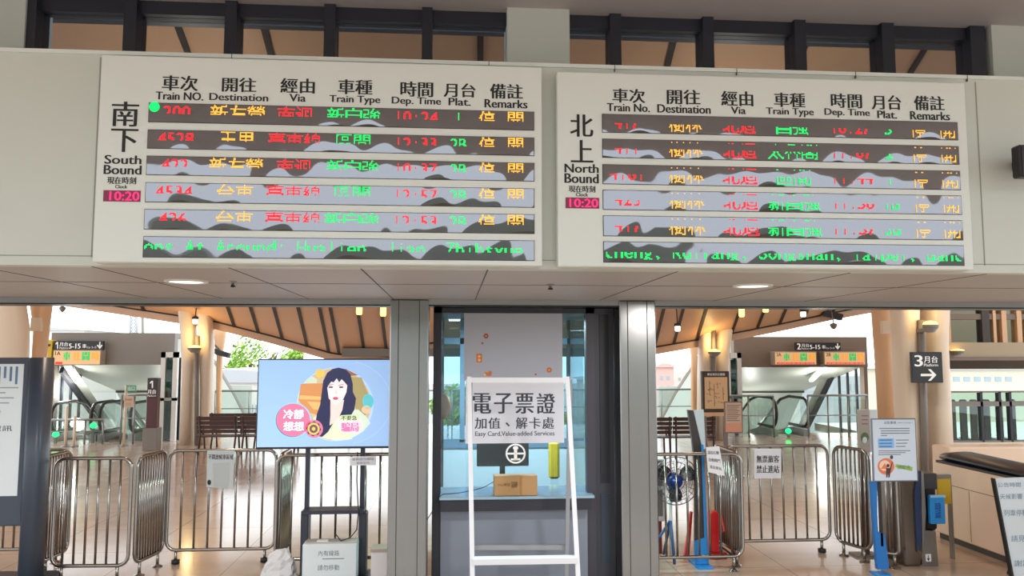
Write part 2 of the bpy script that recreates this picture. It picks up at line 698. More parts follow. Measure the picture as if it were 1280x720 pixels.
# ------------------------------------------------------------------ hall roof: two curved wings that dip to the middle
YE, YN, ZN = 21.0, 6.9, 6.6
eave_px = [(-260, 318), (-60, 352), (60, 370), (140, 382), (219, 394), (265, 401), (340, 420), (413, 441), (425, 443), (492, 446), (512, 430), (565, 428),
           (640, 428), (720, 428), (780, 430), (818, 434), (870, 425), (935, 413), (985, 403), (1040, 391), (1090, 382), (1180, 366), (1400, 330)]
E = [P(a, b, YE) for a, b in eave_px]


def near_pt(e):
    cx = e.x - X_at(600, YE, 3)
    return Vector((X_at(600, YN, 6) + cx * .62, YN, ZN))


def lerp_eave(t):
    k = min(int(t), len(E) - 2)
    return E[k].lerp(E[k + 1], t - k)


rf = MB()
NS = 10
vs, fs = [], []
for i, e in enumerate(E):
    n = near_pt(e)
    for j in range(NS + 1):
        s_ = j / NS
        p = e.lerp(n, s_)
        p.z += .35 * math.sin(math.pi * s_)
        vs.append(p)
for i in range(len(E) - 1):
    for j in range(NS):
        a = i * (NS + 1) + j
        fs.append((a, a + 1, a + NS + 2, a + NS + 1))
rf.add(vs, fs, M_WOOD, True)
rf.add([v + Vector((0, 0, .35)) for v in vs], [f[::-1] for f in fs], M_GREYBEAM, True)


def eave_at_px(px):
    for k in range(len(eave_px) - 1):
        if eave_px[k][0] <= px <= eave_px[k + 1][0]:
            return lerp_eave(k + (px - eave_px[k][0]) / (eave_px[k + 1][0] - eave_px[k][0]))


for px in (-60, 90, 180, 293, 323, 353, 384, 411, 424, 456, 484, 520, 600, 680, 760, 818, 842, 871, 914, 946, 974, 1004, 1040, 1075, 1130, 1200, 1300):
    e = eave_at_px(px)
    n = near_pt(e)
    ring = []
    for j in range(NS + 1 if px in (180, 353, 424, 600, 760, 871, 974, 1075, -60, 1200) else 7):
        s_ = j / NS
        p = e.lerp(n, s_)
        p.z += .35 * math.sin(math.pi * s_) - .03
        ring.append(p)
    hw = .038
    rings = [[q + Vector((-hw, 0, 0)), q + Vector((hw, 0, 0)), q + Vector((hw, 0, .06)), q + Vector((-hw, 0, .06))] for q in ring]
    rf.sweep(rings, M_RAFT, smooth=False)
# eave board and the dark joint above it
rings = [[e + Vector((0, -.02, -.20)), e + Vector((0, .22, -.20)), e + Vector((0, .22, .34)), e + Vector((0, -.02, .34))] for e in E]
rf.sweep(rings, M_EAVE, smooth=False)
rings = [[e + Vector((0, -.06, -.02)), e + Vector((0, .0, -.02)), e + Vector((0, .0, .03)), e + Vector((0, -.06, .03))] for e in E]
rf.sweep(rings, M_RAFT, smooth=False)
struct(rf.build('roof_canopy'))
# grey service beam under the middle of the roof
a, b = P(428, 443, 20.5), P(500, 443, 20.5)
struct(MB().box(a.x, P(770, 443, 20.5).x, 20.4, 20.7, a.z - .06, a.z + .16, M_HUT).build('beam'))


point_light('hall_fill_light', (-3.2, 9.6, 4.3), 110, (1, .82, .6), .15)  # added fill lights without fittings, brighten the roof behind the clerestory
point_light('hall_fill_light', (3.6, 9.6, 4.3), 110, (1, .82, .6), .15)


# ------------------------------------------------------------------ curved roof columns (pairs of tapering ribs)
def rib(mb, prof, Y, depth, m):
    """prof: picture rows with left and right edge (px) at depth Y; the rib is a rounded slab"""
    rings = []
    for (py, xl, xr) in prof:
        k_ = (.2, .8) if xl < 565 else (.8, .2)
        a, b = P(xl, py, Y + depth * k_[0]), P(xr, py, Y + depth * k_[1])
        cx, hw, z = (a.x + b.x) / 2, (b.x - a.x) / 2, (a.z + b.z) / 2
        ring = []
        for k in range(16):
            an = 2 * math.pi * k / 16
            c, s2 = math.cos(an), math.sin(an)
            ring.append(Vector((cx + hw * math.copysign(abs(c) ** .6, c), Y + depth / 2 + depth / 2 * math.copysign(abs(s2) ** .6, s2), z)))
        rings.append(ring)
    mb.sweep(rings, m)


def floor_row(Y):
    return 443 + 970 * CAM_H / Y + (CAM_H / Y) * 6   # picture row where the floor shows at this depth


def fit_floor(prof, Y):
    """last row of a rib profile lands on the floor"""
    lo, hi = 444, 1200
    for _ in range(40):
        mid = (lo + hi) / 2
        if P(prof[-1][1], mid, Y).z > 0:
            lo = mid
        else:
            hi = mid
    return prof[:-1] + [(lo, prof[-1][1], prof[-1][2])]


def column(profs, Y, depth, mats, pipe=None):
    o = None
    for pf, m in zip(profs, mats):
        mb = MB()
        rib(mb, fit_floor(pf, Y), Y, depth, m)
        if o is None:
            o = struct(mb.build('column'))
        else:
            mb.build('rib', o)
    if pipe:
        px0, py0, px1, py1, r = pipe
        a, b = P(px0, py0, Y - .05), P(px1, py1, Y - .05)
        b.z = 0
        MB().tube([a, b], r, M_HUT, 8).build('drain_pipe', o)
    return o


col_l = column([[(340, 216, 244), (384, 221, 245), (420, 225, 247), (450, 226, 247), (500, 225, 245), (548, 223, 243)],
                [(340, 244, 266), (384, 245, 267), (430, 247, 269), (470, 249, 268), (520, 249, 267), (548, 248, 266)]], 20.6, .5, [M_CREAM, M_CREAM], (246, 420, 246, 548, .06))
column([[(395, 262, 285), (420, 266, 283), (445, 270, 279), (500, 270, 277), (548, 270, 277)]], 22.8, .2, [M_TAN])
column([[(330, 860, 893), (384, 872, 899), (430, 872, 893), (470, 871, 892), (548, 871, 890)],
        [(330, 912, 935), (384, 898, 921), (430, 892, 914), (470, 891, 911), (548, 891, 909)]], 20.6, .5, [M_CREAM, M_CREAM], (892, 400, 892, 548, .06))
column([[(395, 855, 876), (425, 860, 876), (445, 863, 872), (548, 864, 871)]], 22.8, .2, [M_TAN])
column([[(330, 1106, 1146), (384, 1112, 1150), (440, 1114, 1150), (520, 1118, 1154), (620, 1124, 1160)],
        [(330, 1150, 1200), (384, 1150, 1188), (410, 1150, 1186), (440, 1151, 1186), (520, 1154, 1190), (620, 1158, 1194)]], 12.6, .5, [M_CREAM, M_CREAM], (1152, 400, 1158, 640, .06))
column([[(330, 1080, 1112), (384, 1088, 1116), (450, 1093, 1118), (560, 1101, 1124)]], 14.0, .4, [M_TAN])
column([[(330, -50, 34), (384, -50, 36), (410, -50, 40), (450, -50, 39), (620, -60, 30)]], 12.6, .5, [M_CREAM])
column([[(330, 30, 72), (384, 37, 66), (410, 42, 62), (450, 40, 57), (520, 36, 52), (620, 30, 47)]], 13.4, .4, [M_TAN])
# tie blocks between neighbouring ribs
struct(MB().pbox(1104, 401, 1118, 417, 13.6, .1, M_CREAM).build('trim_1'))
struct(MB().pbox(38, 397, 50, 414, 13.4, .1, M_CREAM).build('trim_2'))


def uplight(px, py, Y, label, r=.14, power=10, lx=0):
    p = P(px, py, Y)
    o = thing('column_uplight', label, 'lamp', p, 'warm lamps on the curved columns')
    MB().lathe([(r * .5, -.1), (r, -.02), (r * 1.05, .03)], p, M_HUT, 16).build('housing', o)
    MB().lathe([(r * .3, .09), (r * .8, .07), (r * .98, .03)], p, M_LAMP, 16).build('bulb', o)
    MB().bar(p + Vector((0, 0, -.06)), p + Vector((0, .4, -.06)), .06, .06, M_HUT, Vector((1, 0, 0))).build('bracket', o)
    point_light('uplight_glow', p + Vector((lx, -.05, .3)), power, (1, .72, .3), .08)
    return o


uplight(243, 436, 20.3, 'warm lamp glowing between the pair of cream columns above the brown benches', .16, 14)
uplight(893, 441, 20.3, 'warm lamp glowing between the cream columns above the map board', .16, 14)
uplight(1163, 408, 12.25, 'large warm lamp between the thick cream columns above the platform 3 sign', .12, 9)

# ------------------------------------------------------------------ escalator huts
def hut(x0, x1, ztop, zfas, fas_m, side, name):
    """grey escalator entrance: roof box, front fascia, walls and a ceiling that slopes down with the stairs"""
    Y = 22.0
    t = .12
    mb = MB()
    mb.box(x0, x1, Y, Y + .25, zfas, ztop, fas_m)
    slope = [(Y + .25, ztop), (Y + 2.2, ztop), (Y + 6, 1.0), (Y + 9, -.7)]
    mb.prismx(slope + [(p[0], p[1] - .15) for p in slope[::-1]], x0, x1, fas_m)
    solid, glz = (x1, x0) if side < 0 else (x0, x1)
    sg = -1 if side < 0 else 1
    # solid side wall under the falling roof
    a, b = (solid - t, solid - .01) if side < 0 else (solid + .01, solid + t)
    mb.prismx([(p[0], p[1] - .16) for p in slope] + [(Y + 9, -5), (Y + .25, -5)], a, b, M_HUTIN)
    mb.box(a, b, Y + .01, Y + .25, 0, zfas, fas_m)
    # glazed side: posts and a falling beam
    a, b = (glz + .01, glz + t) if side < 0 else (glz - t, glz - .01)
    mb.box(a, b, Y + .01, Y + .25, 0, zfas, fas_m)
    for k in range(1, 4):
        mb.box(a + .03, b - .03, Y + .52 * k, Y + .52 * k + .08, -5, ztop - .2 - max(0, .52 * k - 2) * .6, M_DARK)
    # sloping ceiling and back
    k = math.tan(math.radians(30))
    x_a, x_b = min(x0, x1) + .02, max(x0, x1) - .02
    mb.add([(x_a, Y + .25, zfas), (x_b, Y + .25, zfas), (x_b, Y + 4.2, zfas - .55 - 3.95 * k * .15), (x_a, Y + 4.2, zfas - .55 - 3.95 * k * .15),
            (x_a, Y + 10, zfas - .9 - 9.75 * k), (x_b, Y + 10, zfas - .9 - 9.75 * k)], [(0, 1, 2, 3), (3, 2, 5, 4)], M_HUTIN)
    zc = zfas - .55 - 3.95 * k * .15
    mb.box(x_a, x_b, Y + 4.15, Y + 4.25, zc - .06, zc + .04, M_SEAM)
    mb.box(x_a, x_b, Y + 8.5, Y + 8.6, -6, zc, M_HUTIN)
    # inclined side lining and the falling beam on the glazed side
    ys0, zs0, ys1, zs1 = (Y + .3, zfas - .05, Y + 4.6, -.9) if side < 0 else (Y + 1.7, zfas - .05, Y + 4.6, -.9)
    mb.add([(glz - sg * .2, ys0, zs0), (glz - sg * .45, ys0, zs0 + .02), (glz - sg * .45, ys1, zs1), (glz - sg * .2, ys1, zs1)], [(0, 1, 2, 3)], M_HUTIN)
    mb.bar((glz - sg * .16, ys0, zs0 - .1), (glz - sg * .16, ys1, zs1 - .1), .16, .1, M_DARK, Vector((1, 0, 0)))
    # shaft floor
    mb.add([(x_a, Y + .3, -.02), (x_b, Y + .3, -.02), (x_b, Y + 10, -5.6), (x_a, Y + 10, -5.6)], [(0, 1, 2, 3)], M_HUT)
    o = struct(mb.build(name))
    ga, gb = (glz + .04, glz + .06) if side < 0 else (glz - .06, glz - .04)
    MB().prismx([(Y + .26, -3), (Y + .26, ztop - .17), (Y + 2.2, ztop - .17), (Y + 5.9, .8), (Y + 5.9, -3)], ga, gb, M_RAILGLASS).build('pane', o)
    for dy, dz in ((3.6, .1), (6.2, -1.6)):
        point_light('shaft_fill_light', ((x0 + x1) / 2, Y + dy, dz), 60, (1, .98, .92), .2)  # unseen fill light added to brighten the escalator shaft
    return o


zt_l, zf_l = P(140, 416, 22).z, P(140, 456, 22).z
zt_r, zf_r = P(1000, 421, 22).z, P(1000, 459, 22).z
hut(HL[0], HL[1], zt_l, zf_l, M_HUT, -1, 'wall_hut_west')
hut(HR[0], HR[1], zt_r, zf_r, M_HUTBROWN, 1, 'wall_hut_east')


def tube_light(pa, pb, Ya, Yb, label):
    a, b = P(*pa, Ya), P(*pb, Yb)
    o = thing('tube_light', label, 'lamp', a)
    MB().bar(a + Vector((0, 0, .05)), b + Vector((0, 0, .05)), .2, .05, M_HUTIN, Vector((0, 0, 1))).build('housing', o)
    MB().bar(a, b, .12, .05, M_COOL, Vector((0, 0, 1))).build('diffuser', o)
    point_light('tube_glow', (a + b) / 2 + Vector((0, -.1, -.4)), 70, (1, .98, .92), .2)


tube_light((84, 458), (97, 478), 22.2, 23.0, 'slanting white tube light inside the grey hut of platform 1')
tube_light((1032, 458), (1014, 476), 22.3, 23.3, 'slanting white tube light inside the brown hut of platform 2')


def escalator(x0, x1, Yf, hgt, label):
    """one escalator running down and away: two glass balustrades under black handrail loops, and steps"""
    o = thing('escalator', label, 'escalator', ((x0 + x1) / 2, Yf, 0), 'escalators down to the platforms')
    k = math.tan(math.radians(30))
    for x in (x0, x1):
        path = []
        for i in range(9):
            an = math.radians(-90 - 180 * i / 8)
            path.append((x, Yf + .35 + .35 * math.cos(an), hgt / 2 + .12 + (hgt / 2 - .12) * math.sin(an)))
        path += [(x, Yf + 1.3, hgt), (x, Yf + 1.9, hgt - .12), (x, Yf + 5.5, hgt - .12 - 3.6 * k)]
        path[0:0] = [(x, Yf + 1.3, .24)]
        MB().tube(path, .045, M_BLACK, 8).build('handrail', o)
        pts = [(Yf + .3, .1), (Yf + .08, hgt * .5), (Yf + .3, hgt - .04), (Yf + 1.3, hgt - .03), (Yf + 1.9, hgt - .15), (Yf + 5.5, hgt - .15 - 3.6 * k), (Yf + 5.5, -.3 - 3.6 * k), (Yf + 1.9, -.2), (Yf + 1.0, .1)]
        MB().prismx(pts, x - .012, x + .012, M_RAILGLASS).build('balustrade', o)
        MB().prismx([(Yf + .15, 0), (Yf + .15, .18), (Yf + 1.0, .18), (Yf + 1.9, 0.0), (Yf + 5.5, -3.6 * k - .1), (Yf + 5.5, -3.6 * k - .5), (Yf + 1.3, -.02)], x - .09, x + .09, M_ALU).build('skirt', o)
    st = MB()
    for i in range(12):
        st.box(x0 + .1, x1 - .1, Yf + .8 + .38 * i, Yf + 1.2 + .38 * i, -.3 - max(0, i - 1) * .22, .0 - max(0, i - 1) * .22 + .02, M_HUT)
    st.build('steps', o)
    return o


# left hut: two escalators; green lamps at their feet
xa, xb = X_at(62, 21.6), X_at(104, 21.6)
escalator(xa + .1, xb + .25, 21.4, 1.0, 'left escalator inside the grey hut under the platform 1 sign')
escalator(X_at(122, 21.6) + .1, X_at(165, 21.6), 21.4, 1.0, 'right escalator inside the grey hut under the platform 1 sign')
escalator(X_at(968, 21.6), X_at(1008, 21.6), 21.4, 1.05, 'escalator inside the brown hut under the platform 2 signs')
M_GREENLAMP = mat('green_lamp', (20, 230, 120), .5, emit=2.5)
for px, py, Y, lb in ((69, 543, 21.2, 'small green lamp at the foot of the left escalator of platform 1'), (116, 532, 21.3, 'small green lamp at the foot of the right escalator of platform 1'), (986, 539, 21.2, 'small green lamp at the foot of the platform 2 escalator')):
    p = P(px, py, Y)
    o = thing('indicator_post', lb, 'lamp', (p.x, Y, 0))
    MB().box(p.x - .03, p.x + .03, Y, Y + .06, 0, p.z - .07, M_HUT).build('post', o)
    MB().lathe([(.03, -.07), (.08, -.03), (.08, .03), (.03, .07)], (p.x, Y + .03, p.z), M_GREENLAMP, 12).build('bulb', o)


# ------------------------------------------------------------------ south and north departure boards
RED, AMB, GRN = M_LEDR, M_LEDA, M_LEDG


def led_string(mb, body, xc, z1, pitch, Y, m, rows, stretch=1.0):
    n = sum(glyph_bits(ch)[0] for ch in body)
    x = xc - n * pitch * stretch / 2
    px = pitch * stretch
    for ch in body:
        nx, bits = glyph_bits(ch)
        for r in rows:
            c = 0
            while c < nx:
                if bits[r][c]:
                    c2 = c
                    xa, xb = x + c2 * px + .08 * px, x + (c2 + 1) * px - .02 * px
                    za, zb = z1 - r * pitch - .08 * pitch, z1 - (r + 1) * pitch + .02 * pitch
                    mb.add([(xa, Y, zb), (xb, Y, zb), (xb, Y, za), (xa, Y, za)], [(0, 1, 2, 3)], m)
                c += 1
        x += nx * px
    return mb


def strip_surface(x0, x1, z0, z1, Y, seed):
    """the shiny film of one strip: slightly bellied and wavy, as such films are"""
    rnd = random.Random(seed)
    NX, NZ = 150, 14
    ph = [rnd.uniform(0, 6.28) for _ in range(6)]
    vs, fs = [], []
    h = z1 - z0
    for i in range(NX + 1):
        u = i / NX
        X = x0 + (x1 - x0) * u
        wv = .5 + .28 * math.sin(9 * u + ph[0]) + .22 * math.sin(21 * u + ph[1]) + .18 * math.sin(47 * u + ph[2])
        for j in range(NZ + 1):
            v = j / NZ              # 0 bottom, 1 top
            tilt_lo = .085 * wv     # lower part leans down
            d = h * (tilt_lo * (1 - v) ** 2 / 2)
            d += .0004 * math.sin(33 * u + 2.2 * v + ph[3]) + .00025 * math.sin(75 * u - 3 * v + ph[4])
            edge = 1
            vs.append((X, Y + d * edge, z0 + h * v))
    for i in range(NX):
        for j in range(NZ):
            a = i * (NZ + 1) + j
            fs.append((a, a + NZ + 1, a + NZ + 2, a + 1))
    return vs, fs


def board(name, label, TL, TR, BL, heads, side, strips, rx, rows, rowmask, ticker, tick_rows, cols, clock):
    """strips: list of (left px, top row, bottom row) at the left end; rx: px of the strips' right end on the first row"""
    Y = Y_BRD
    xl = (P(*TL, Y).x + P(*BL, Y).x) / 2
    xr = P(*TR, Y).x
    zt, zb = P(*TL, Y).z, P(*BL, Y).z
    o = thing(name, label, 'departure board', ((xl + xr) / 2, Y, zb))
    body = MB().bbox(xl, xr, Y, Y + .095, zb, zt, M_BOARD, .006).build('panel', o)
    # header lettering
    tx = MB()
    for body_, x0, y0, x1, y1, bold in heads + side:
        tx.text(body_, x0, y0, x1, y1, Y - .0015, M_INK, bold)
    tx.build('lettering', o)
    sx0 = P(strips[0][0], strips[0][1], Y).x
    sx1 = P(rx[0], rx[1], Y).x
    colx = [P(c, rx[1] + 8, Y).x for c in cols]
    for k, (lx, y0, y1) in enumerate(strips):
        z1, z0 = P(lx, y0, Y).z, P(lx, y1, Y).z
        st = MB()
        vs, fs = strip_surface(sx0, sx1, z0, z1, Y - .006, hash(name) % 7 * 10 + k if False else (11 if 'S' in label[:1] else 31) + k)
        st.add(vs, fs, M_FILM, True)
        st.box(sx0 - .004, sx1 + .004, Y - .002, Y + .02, z0 - .004, z1 + .004, M_SEAM)
        s_o = st.build('led_strip', o)
        pitch = (z1 - z0) / 16.6
        lt = MB()
        yl = Y - .0075
        zt_ = z1 - .3 * pitch
        if k < len(rows):
            r = rows[k]
            cs = [RED, AMB, RED, GRN, RED, GRN]
            mask = [q for q in rowmask if k or q != 1 or 2 in rowmask]
            for c in range(6):
                st_ = 1.0
                led_string(lt, r[c], colx[c], zt_, pitch, yl, cs[c], mask, st_)
            led_string(lt, r[6][0], colx[6], zt_, pitch, yl, AMB, mask, .95)
            led_string(lt, r[6][1], colx[7], zt_, pitch, yl, AMB, mask, .95)
            if k == 0 and side[0][0] == '南':
                cx, cz, rr = P(193.5, 134, Y).x, P(193.5, 134, Y).z, .031
                lt.add([(cx + rr * math.cos(i * .2618), yl, cz + rr * math.sin(i * .2618)) for i in range(24)], [tuple(range(24))], M_LEDG)
        else:
            n = len(ticker) * 8
            led_string(lt, ticker, (sx0 + sx1) / 2, zt_, pitch, yl, GRN, tick_rows, (sx1 - sx0 - .01) / (n * pitch))
        lt.build('lettering', s_o)
    # clock window
    x0, y0, x1, y1, body_ = clock
    ck = MB().pbox(x0, y0, x1, y1, Y - .003, .01, mat('clock_window', (120, 10, 60), .3, emit=.1)).build('clock', o)
    d = MB()
    d.text(body_, x0 + (8 if side[0][0] == '南' else 5), y0 + 1.5, x1 - 1.5, y1 - 1.5, Y - .0045, mat('clock_digits', (255, 40, 110), .5, emit=1.2), .012)
    d.build('digits', ck)
    return o


B = .03
heads_s = [('車次', 203, 94.5, 247, 113.5, B), ('Train NO.', 195, 115, 254, 125, B), ('開往', 278, 97, 320, 115, B), ('Destination', 262, 117, 335, 126, B),
           ('經由', 351, 98, 393, 116.5, B), ('Via', 362, 117.5, 382, 127, B), ('車種', 423, 99.5, 465, 118, B), ('Train Type', 412, 119.5, 475, 131, B),
           ('時間', 501, 102, 541, 121, B), ('Dep. Time', 490, 121.5, 551, 133, B), ('月台', 555, 104, 594, 121.5, B), ('Plat.', 561, 122.5, 588, 132, B),
           ('備註', 613, 105, 653, 123.5, B), ('Remarks', 606, 124.5, 659, 135, B)]
side_s = [('南', 140, 127, 173, 158, .02), ('下', 139, 161, 172, 190, .02), ('South', 131, 194, 176.5, 205, B), ('Bound', 130, 206.5, 176.5, 218, B),
          ('現在時刻', 134, 221, 170, 230, B), ('Clock', 144, 231, 159, 235.5, B)]
strips_s = [(187, 129, 152), (185, 162.5, 185), (183, 195.3, 218), (181, 228.6, 252), (179, 262, 286), (178, 296, 321)]
rows_s = [('200', '新左營', '南迴', '新自強', '10:24', '1', '停開'), ('4528', '玉里', '臺東線', '區間', '12:33', '2B', '停開'), ('422', '新左營', '南迴', '新自強', '10:37', '2B', '停開'),
          ('4534', '台東', '臺東線', '區間', '12:57', '2B', '停開'), ('426', '台東', '臺東線', '新自強', '12:53', '2B', '停開')]
board('departure_board', 'South bound departure board, white with six light strips, left of the white pier', (127, 68), (677, 88), (115, 327.5), heads_s, side_s, strips_s, (667, 140.5),
      rows_s, range(0, 9), 'ons At Around: Hualien, Jian, Zhihsyue,', range(2, 10), (222, 298, 370, 443, 521, 574, 609, 645), (129, 238, 175.5, 252, '10:20'))

heads_n = [('車次', 766, 111, 806, 128.5, B), ('Train No.', 759, 129.5, 812, 139.5, B), ('開往', 834, 112, 875, 130.5, B), ('Destination', 822, 131, 888, 141.5, B),
           ('經由', 902, 114, 941, 132.5, B), ('Via', 914, 133.5, 932, 142.5, B), ('車種', 968, 116, 1006, 134, B), ('Train Type', 958, 135, 1017, 146, B),
           ('時間', 1039, 117, 1077, 135, B), ('Dep. Time', 1031, 136, 1087, 147, B), ('月台', 1090, 119, 1126, 137, B), ('Plat.', 1097, 138.5, 1121, 148, B),
           ('備註', 1143, 120, 1180, 138, B), ('Remarks', 1138, 139.5, 1187, 150, B)]
side_n = [('北', 713, 143, 741, 171, .02), ('上', 714, 175, 741, 203, .02), ('North', 706, 205, 748, 216, B), ('Bound', 706, 217, 748, 229, B),
          ('現在時刻', 711, 232, 744, 240.5, B), ('Clock', 720, 241, 735, 245.5, B)]
strips_n = [(753, 143, 165), (753, 174, 196.5), (753.5, 206, 229.5), (754, 238, 261.5), (754, 270, 294.5), (755, 302.5, 327.5)]
rows_n = [('417', '樹林', '北迴', '自強', '10:27', '5', '停開'), ('411', '樹林', '北迴', '太魯閣', '11:07', '2', '停開'), ('4161', '樹林', '北迴', '區間', '11:44', '1', '停開'),
          ('423', '樹林', '北迴', '新自強', '11:50', '1B', '停開'), ('417', '樹林', '北迴', '新自強', '11:57', '3B', '停開')]
board('departure_board', 'North bound departure board, white with six light strips, right of the white pier', (697, 89), (1206, 106), (697, 333), heads_n, side_n, strips_n, (1196, 154.5),
      rows_n, [1] + list(range(8, 16)), 'cheng, Ruifang, Songshan, Taipei, Banc', [1] + list(range(8, 14)), (784, 857, 924, 990, 1063, 1110, 1147, 1184), (707, 247, 749, 260.5, '10:20'))

# ------------------------------------------------------------------ soffit fittings
for px, py, lb in ((233, 351, 'round recessed ceiling light under the south bound board'), (941, 356.5, 'round recessed ceiling light under the north bound board')):
    p = F(px, py, Z_SOF)
    o = thing('ceiling_downlight', lb, 'lamp', p)
    area_light('downlight_glow', p + Vector((0, 0, -.03)), (0, 0, 0), .22, .22, 55, (1, .97, .93))
    MB().lathe([(.15, .0), (.15, -.012), (.125, -.014), (.12, .0)], p, M_WHITEPLA, 28).build('trim_ring', o)
    MB().lathe([(.118, -.004), (.118, -.008), (.05, -.010)], p, M_COOL, 28).build('diffuser', o)
for px, py, lb in ((291, 351.5, 'small dark sprinkler head in the soffit under the south bound board'), (688, 355, 'small dark sprinkler head in the soffit above the ticket booth')):
    p = F(px, py, Z_SOF)
    o = thing('ceiling_sprinkler', lb, 'sprinkler', p)
    MB().lathe([(.03, 0), (.03, -.006), (.012, -.01), (.012, -.03)], p, M_ALU, 14).build('collar', o)
    MB().lathe([(.012, -.03), (.02, -.035), (.02, -.042), (.004, -.045)], p, M_BLACK, 14).build('head', o)
p = P(1276, 200, Y_FAS - .25)
o = thing('hanging_display', 'black display edge cut by the right picture border beside the north bound board', 'display', (p.x, p.y, p.z))
MB().pbox(1275, 181, 1330, 221, Y_FAS - .25, .08, M_BLACK, b=.01).build('casing', o)
MB().pbox(1290, 195, 1300, 205, Y_FAS - .18, .19, M_BLACK).build('mount', o)
MB().pbox(1278, 184, 1327, 218, Y_FAS - .253, .004, M_SIGNBLACK).build('screen', o)

# ------------------------------------------------------------------ ticket booth
YB = 7.75
bx0, bx1 = X_at(541, YB, 1.8), X_at(768, YB, 1.8)
booth = thing('ticket_booth', 'dark framed glass ticket booth between the two steel pillars', 'ticket booth', ((bx0 + bx1) / 2, YB, 0))
ztopb = zl0 - .005
YBK = 10.4
gx0, gx1 = X_at(551.5, YB, 1.8), X_at(733, YB, 1.8)
px1 = X_at(744, YB, 1.8)
zc = P(640, 620, YB - .12).z          # counter top
fr = MB()
fr.box(bx0, gx0, YB, YB + .10, 0, ztopb, M_DARK)
fr.box(gx1, px1, YB, YB + .10, 0, ztopb, mat('booth_mullion', (62, 62, 72), .45))
fr.box(bx0, bx1, YB, YB + .10, ztopb - .05, ztopb, M_DARK)
fr.box(gx0, gx1, YB, YB + .10, zc - .12, zc - .02, M_DARK)
fr.box(bx0, bx1, YB - .01, YB + .10, 0, .10, M_DARK)
fr.box(bx0, bx0 + .08, YBK, YBK + .1, 0, ztopb, M_DARK)
fr.box(bx1 - .08, bx1, YBK, YBK + .1, 0, ztopb, M_DARK)
fr.build('frame', booth)
MB().box(gx0, gx1, YB + .04, YB + .05, zc - .02, ztopb - .05, M_BOOTHGLASS).build('front_glass', booth)
# service counter
ct = MB()
ct.bbox(gx0 - .01, gx1 + .05, YB - .14, YB + .45, zc - .03, zc, mat('counter_top', (150, 178, 196), .12, .3), .004)
ct.build('counter', booth)
MB().box(gx0 + .0, gx1 + .02, YB - .12, YB - .06, zc - .14, zc - .032, M_DARK).build('counter_apron', booth)
MB().bbox(gx0, gx1, YB - .02, YB + .05, .10, zc - .14, mat('booth_grey_panel', (128, 136, 150), .45), .004).build('lower_panel', booth)
# side door panel
sp = MB()
zp_hi, zp_lo = P(755, 604, YB).z, P(755, 613, YB).z
sp.box(px1, bx1, YB + .02, YB + .08, .10, ztopb - .05, mat('booth_door_frame', (56, 58, 68), .45))
sp.box(px1 + .05, bx1 - .05, YB + .012, YB + .03, zp_hi, ztopb - .06, mat('booth_dark_pane', (24, 26, 34), .5))
sp.box(px1 + .05, bx1 - .05, YB + .012, YB + .03, .24, zp_lo - .03, mat('booth_navy_pane', (40, 54, 72), .35))
sp.build('side_door', booth)
# back wall: glass over a pale lower panel, teal mullions
M_TEAL = mat('teal_mullion', (98, 132, 154), .4)
z_lo = P(640, 552, YBK).z
bk = MB()
for a, b in ((575, 581), (713, 729), (547, 552), (640, 646)):
    bk.box(X_at(a, YBK, 2), X_at(b, YBK, 2), YBK, YBK + .09, z_lo, ztopb, M_TEAL)
bk.box(bx0, bx1, YBK, YBK + .09, z_lo - .08, z_lo + .03, M_TEAL)
zm = P(560, 430, YBK).z
bk.box(bx0, bx1, YBK, YBK + .09, zm - .0, zm + .08, M_TEAL)
bk.build('back_frame', booth)
MB().box(bx0 + .08, bx1 - .08, YBK + .04, YBK + .05, z_lo, ztopb, M_BOOTHGLASS).build('back_glass', booth)
MB().box(bx0 + .08, bx1 - .08, YBK + .02, YBK + .06, 0, z_lo - .05, mat('frosted_panel', (206, 222, 228), .5)).build('back_panel', booth)
MB().box(bx0, bx1, YB + .1, YBK + .1, ztopb, ztopb + .08, M_DARK).build('roof', booth)
MB().box(bx0 + .02, bx1 - .02, YB + .11, YBK, 0.001, .03, M_HUT).build('booth_floor', booth)
for x in (bx0 + .02, bx1 - .06):
    MB().box(x, x + .03, YB + .11, YBK, .03, ztopb, M_HALLGLASS).build('side_glass', booth)
# interior lamp of the booth
lp = F(566, 415, ztopb - .04)
o = thing('booth_lamp', 'white strip lamp at the top inside the ticket booth', 'lamp', (X_at(567, 9.0, 2.6), 9.0, ztopb - .09))
MB().box(X_at(560, 9.0, 2.6), X_at(576, 9.0, 2.6), 8.9, 9.1, ztopb - .06, ztopb - .001, M_WHITEPLA).build('housing', o)
MB().box(X_at(561, 9.0, 2.6), X_at(575, 9.0, 2.6), 8.92, 9.08, ztopb - .075, ztopb - .06, M_COOL).build('diffuser', o)
area_light('booth_glow', ((bx0 + bx1) / 2, 9.1, ztopb - .1), (0, 0, 0), 1.2, .4, 150, (.92, .97, 1))

# emblem on the glass: ring with a post and cross bars
em = MB()
ey = YB + .036
cx, cy = 644.5, 567
ring_o, ring_i = circle(cx, cy, 12.5), circle(cx, cy, 10.4)
for i in range(40):
    j = (i + 1) % 40
    em.flat([ring_o[i], ring_o[j], ring_i[j], ring_i[i]], ey, M_WHITEINK)
em.rect(cx - 2, cy - 6, cx + 2, cy + 8.5, ey, M_WHITEINK)
em.rect(cx - 10.5, cy - 1.2, cx + 10.5, cy + 1.2, ey, M_WHITEINK)
em.rect(cx - 6, cy + 6, cx + 6, cy + 8.4, ey, M_WHITEINK)
em.flat(circle(cx, cy - 7, 3.4, 2.6, 20), ey, M_WHITEINK)
em.build('emblem', booth)

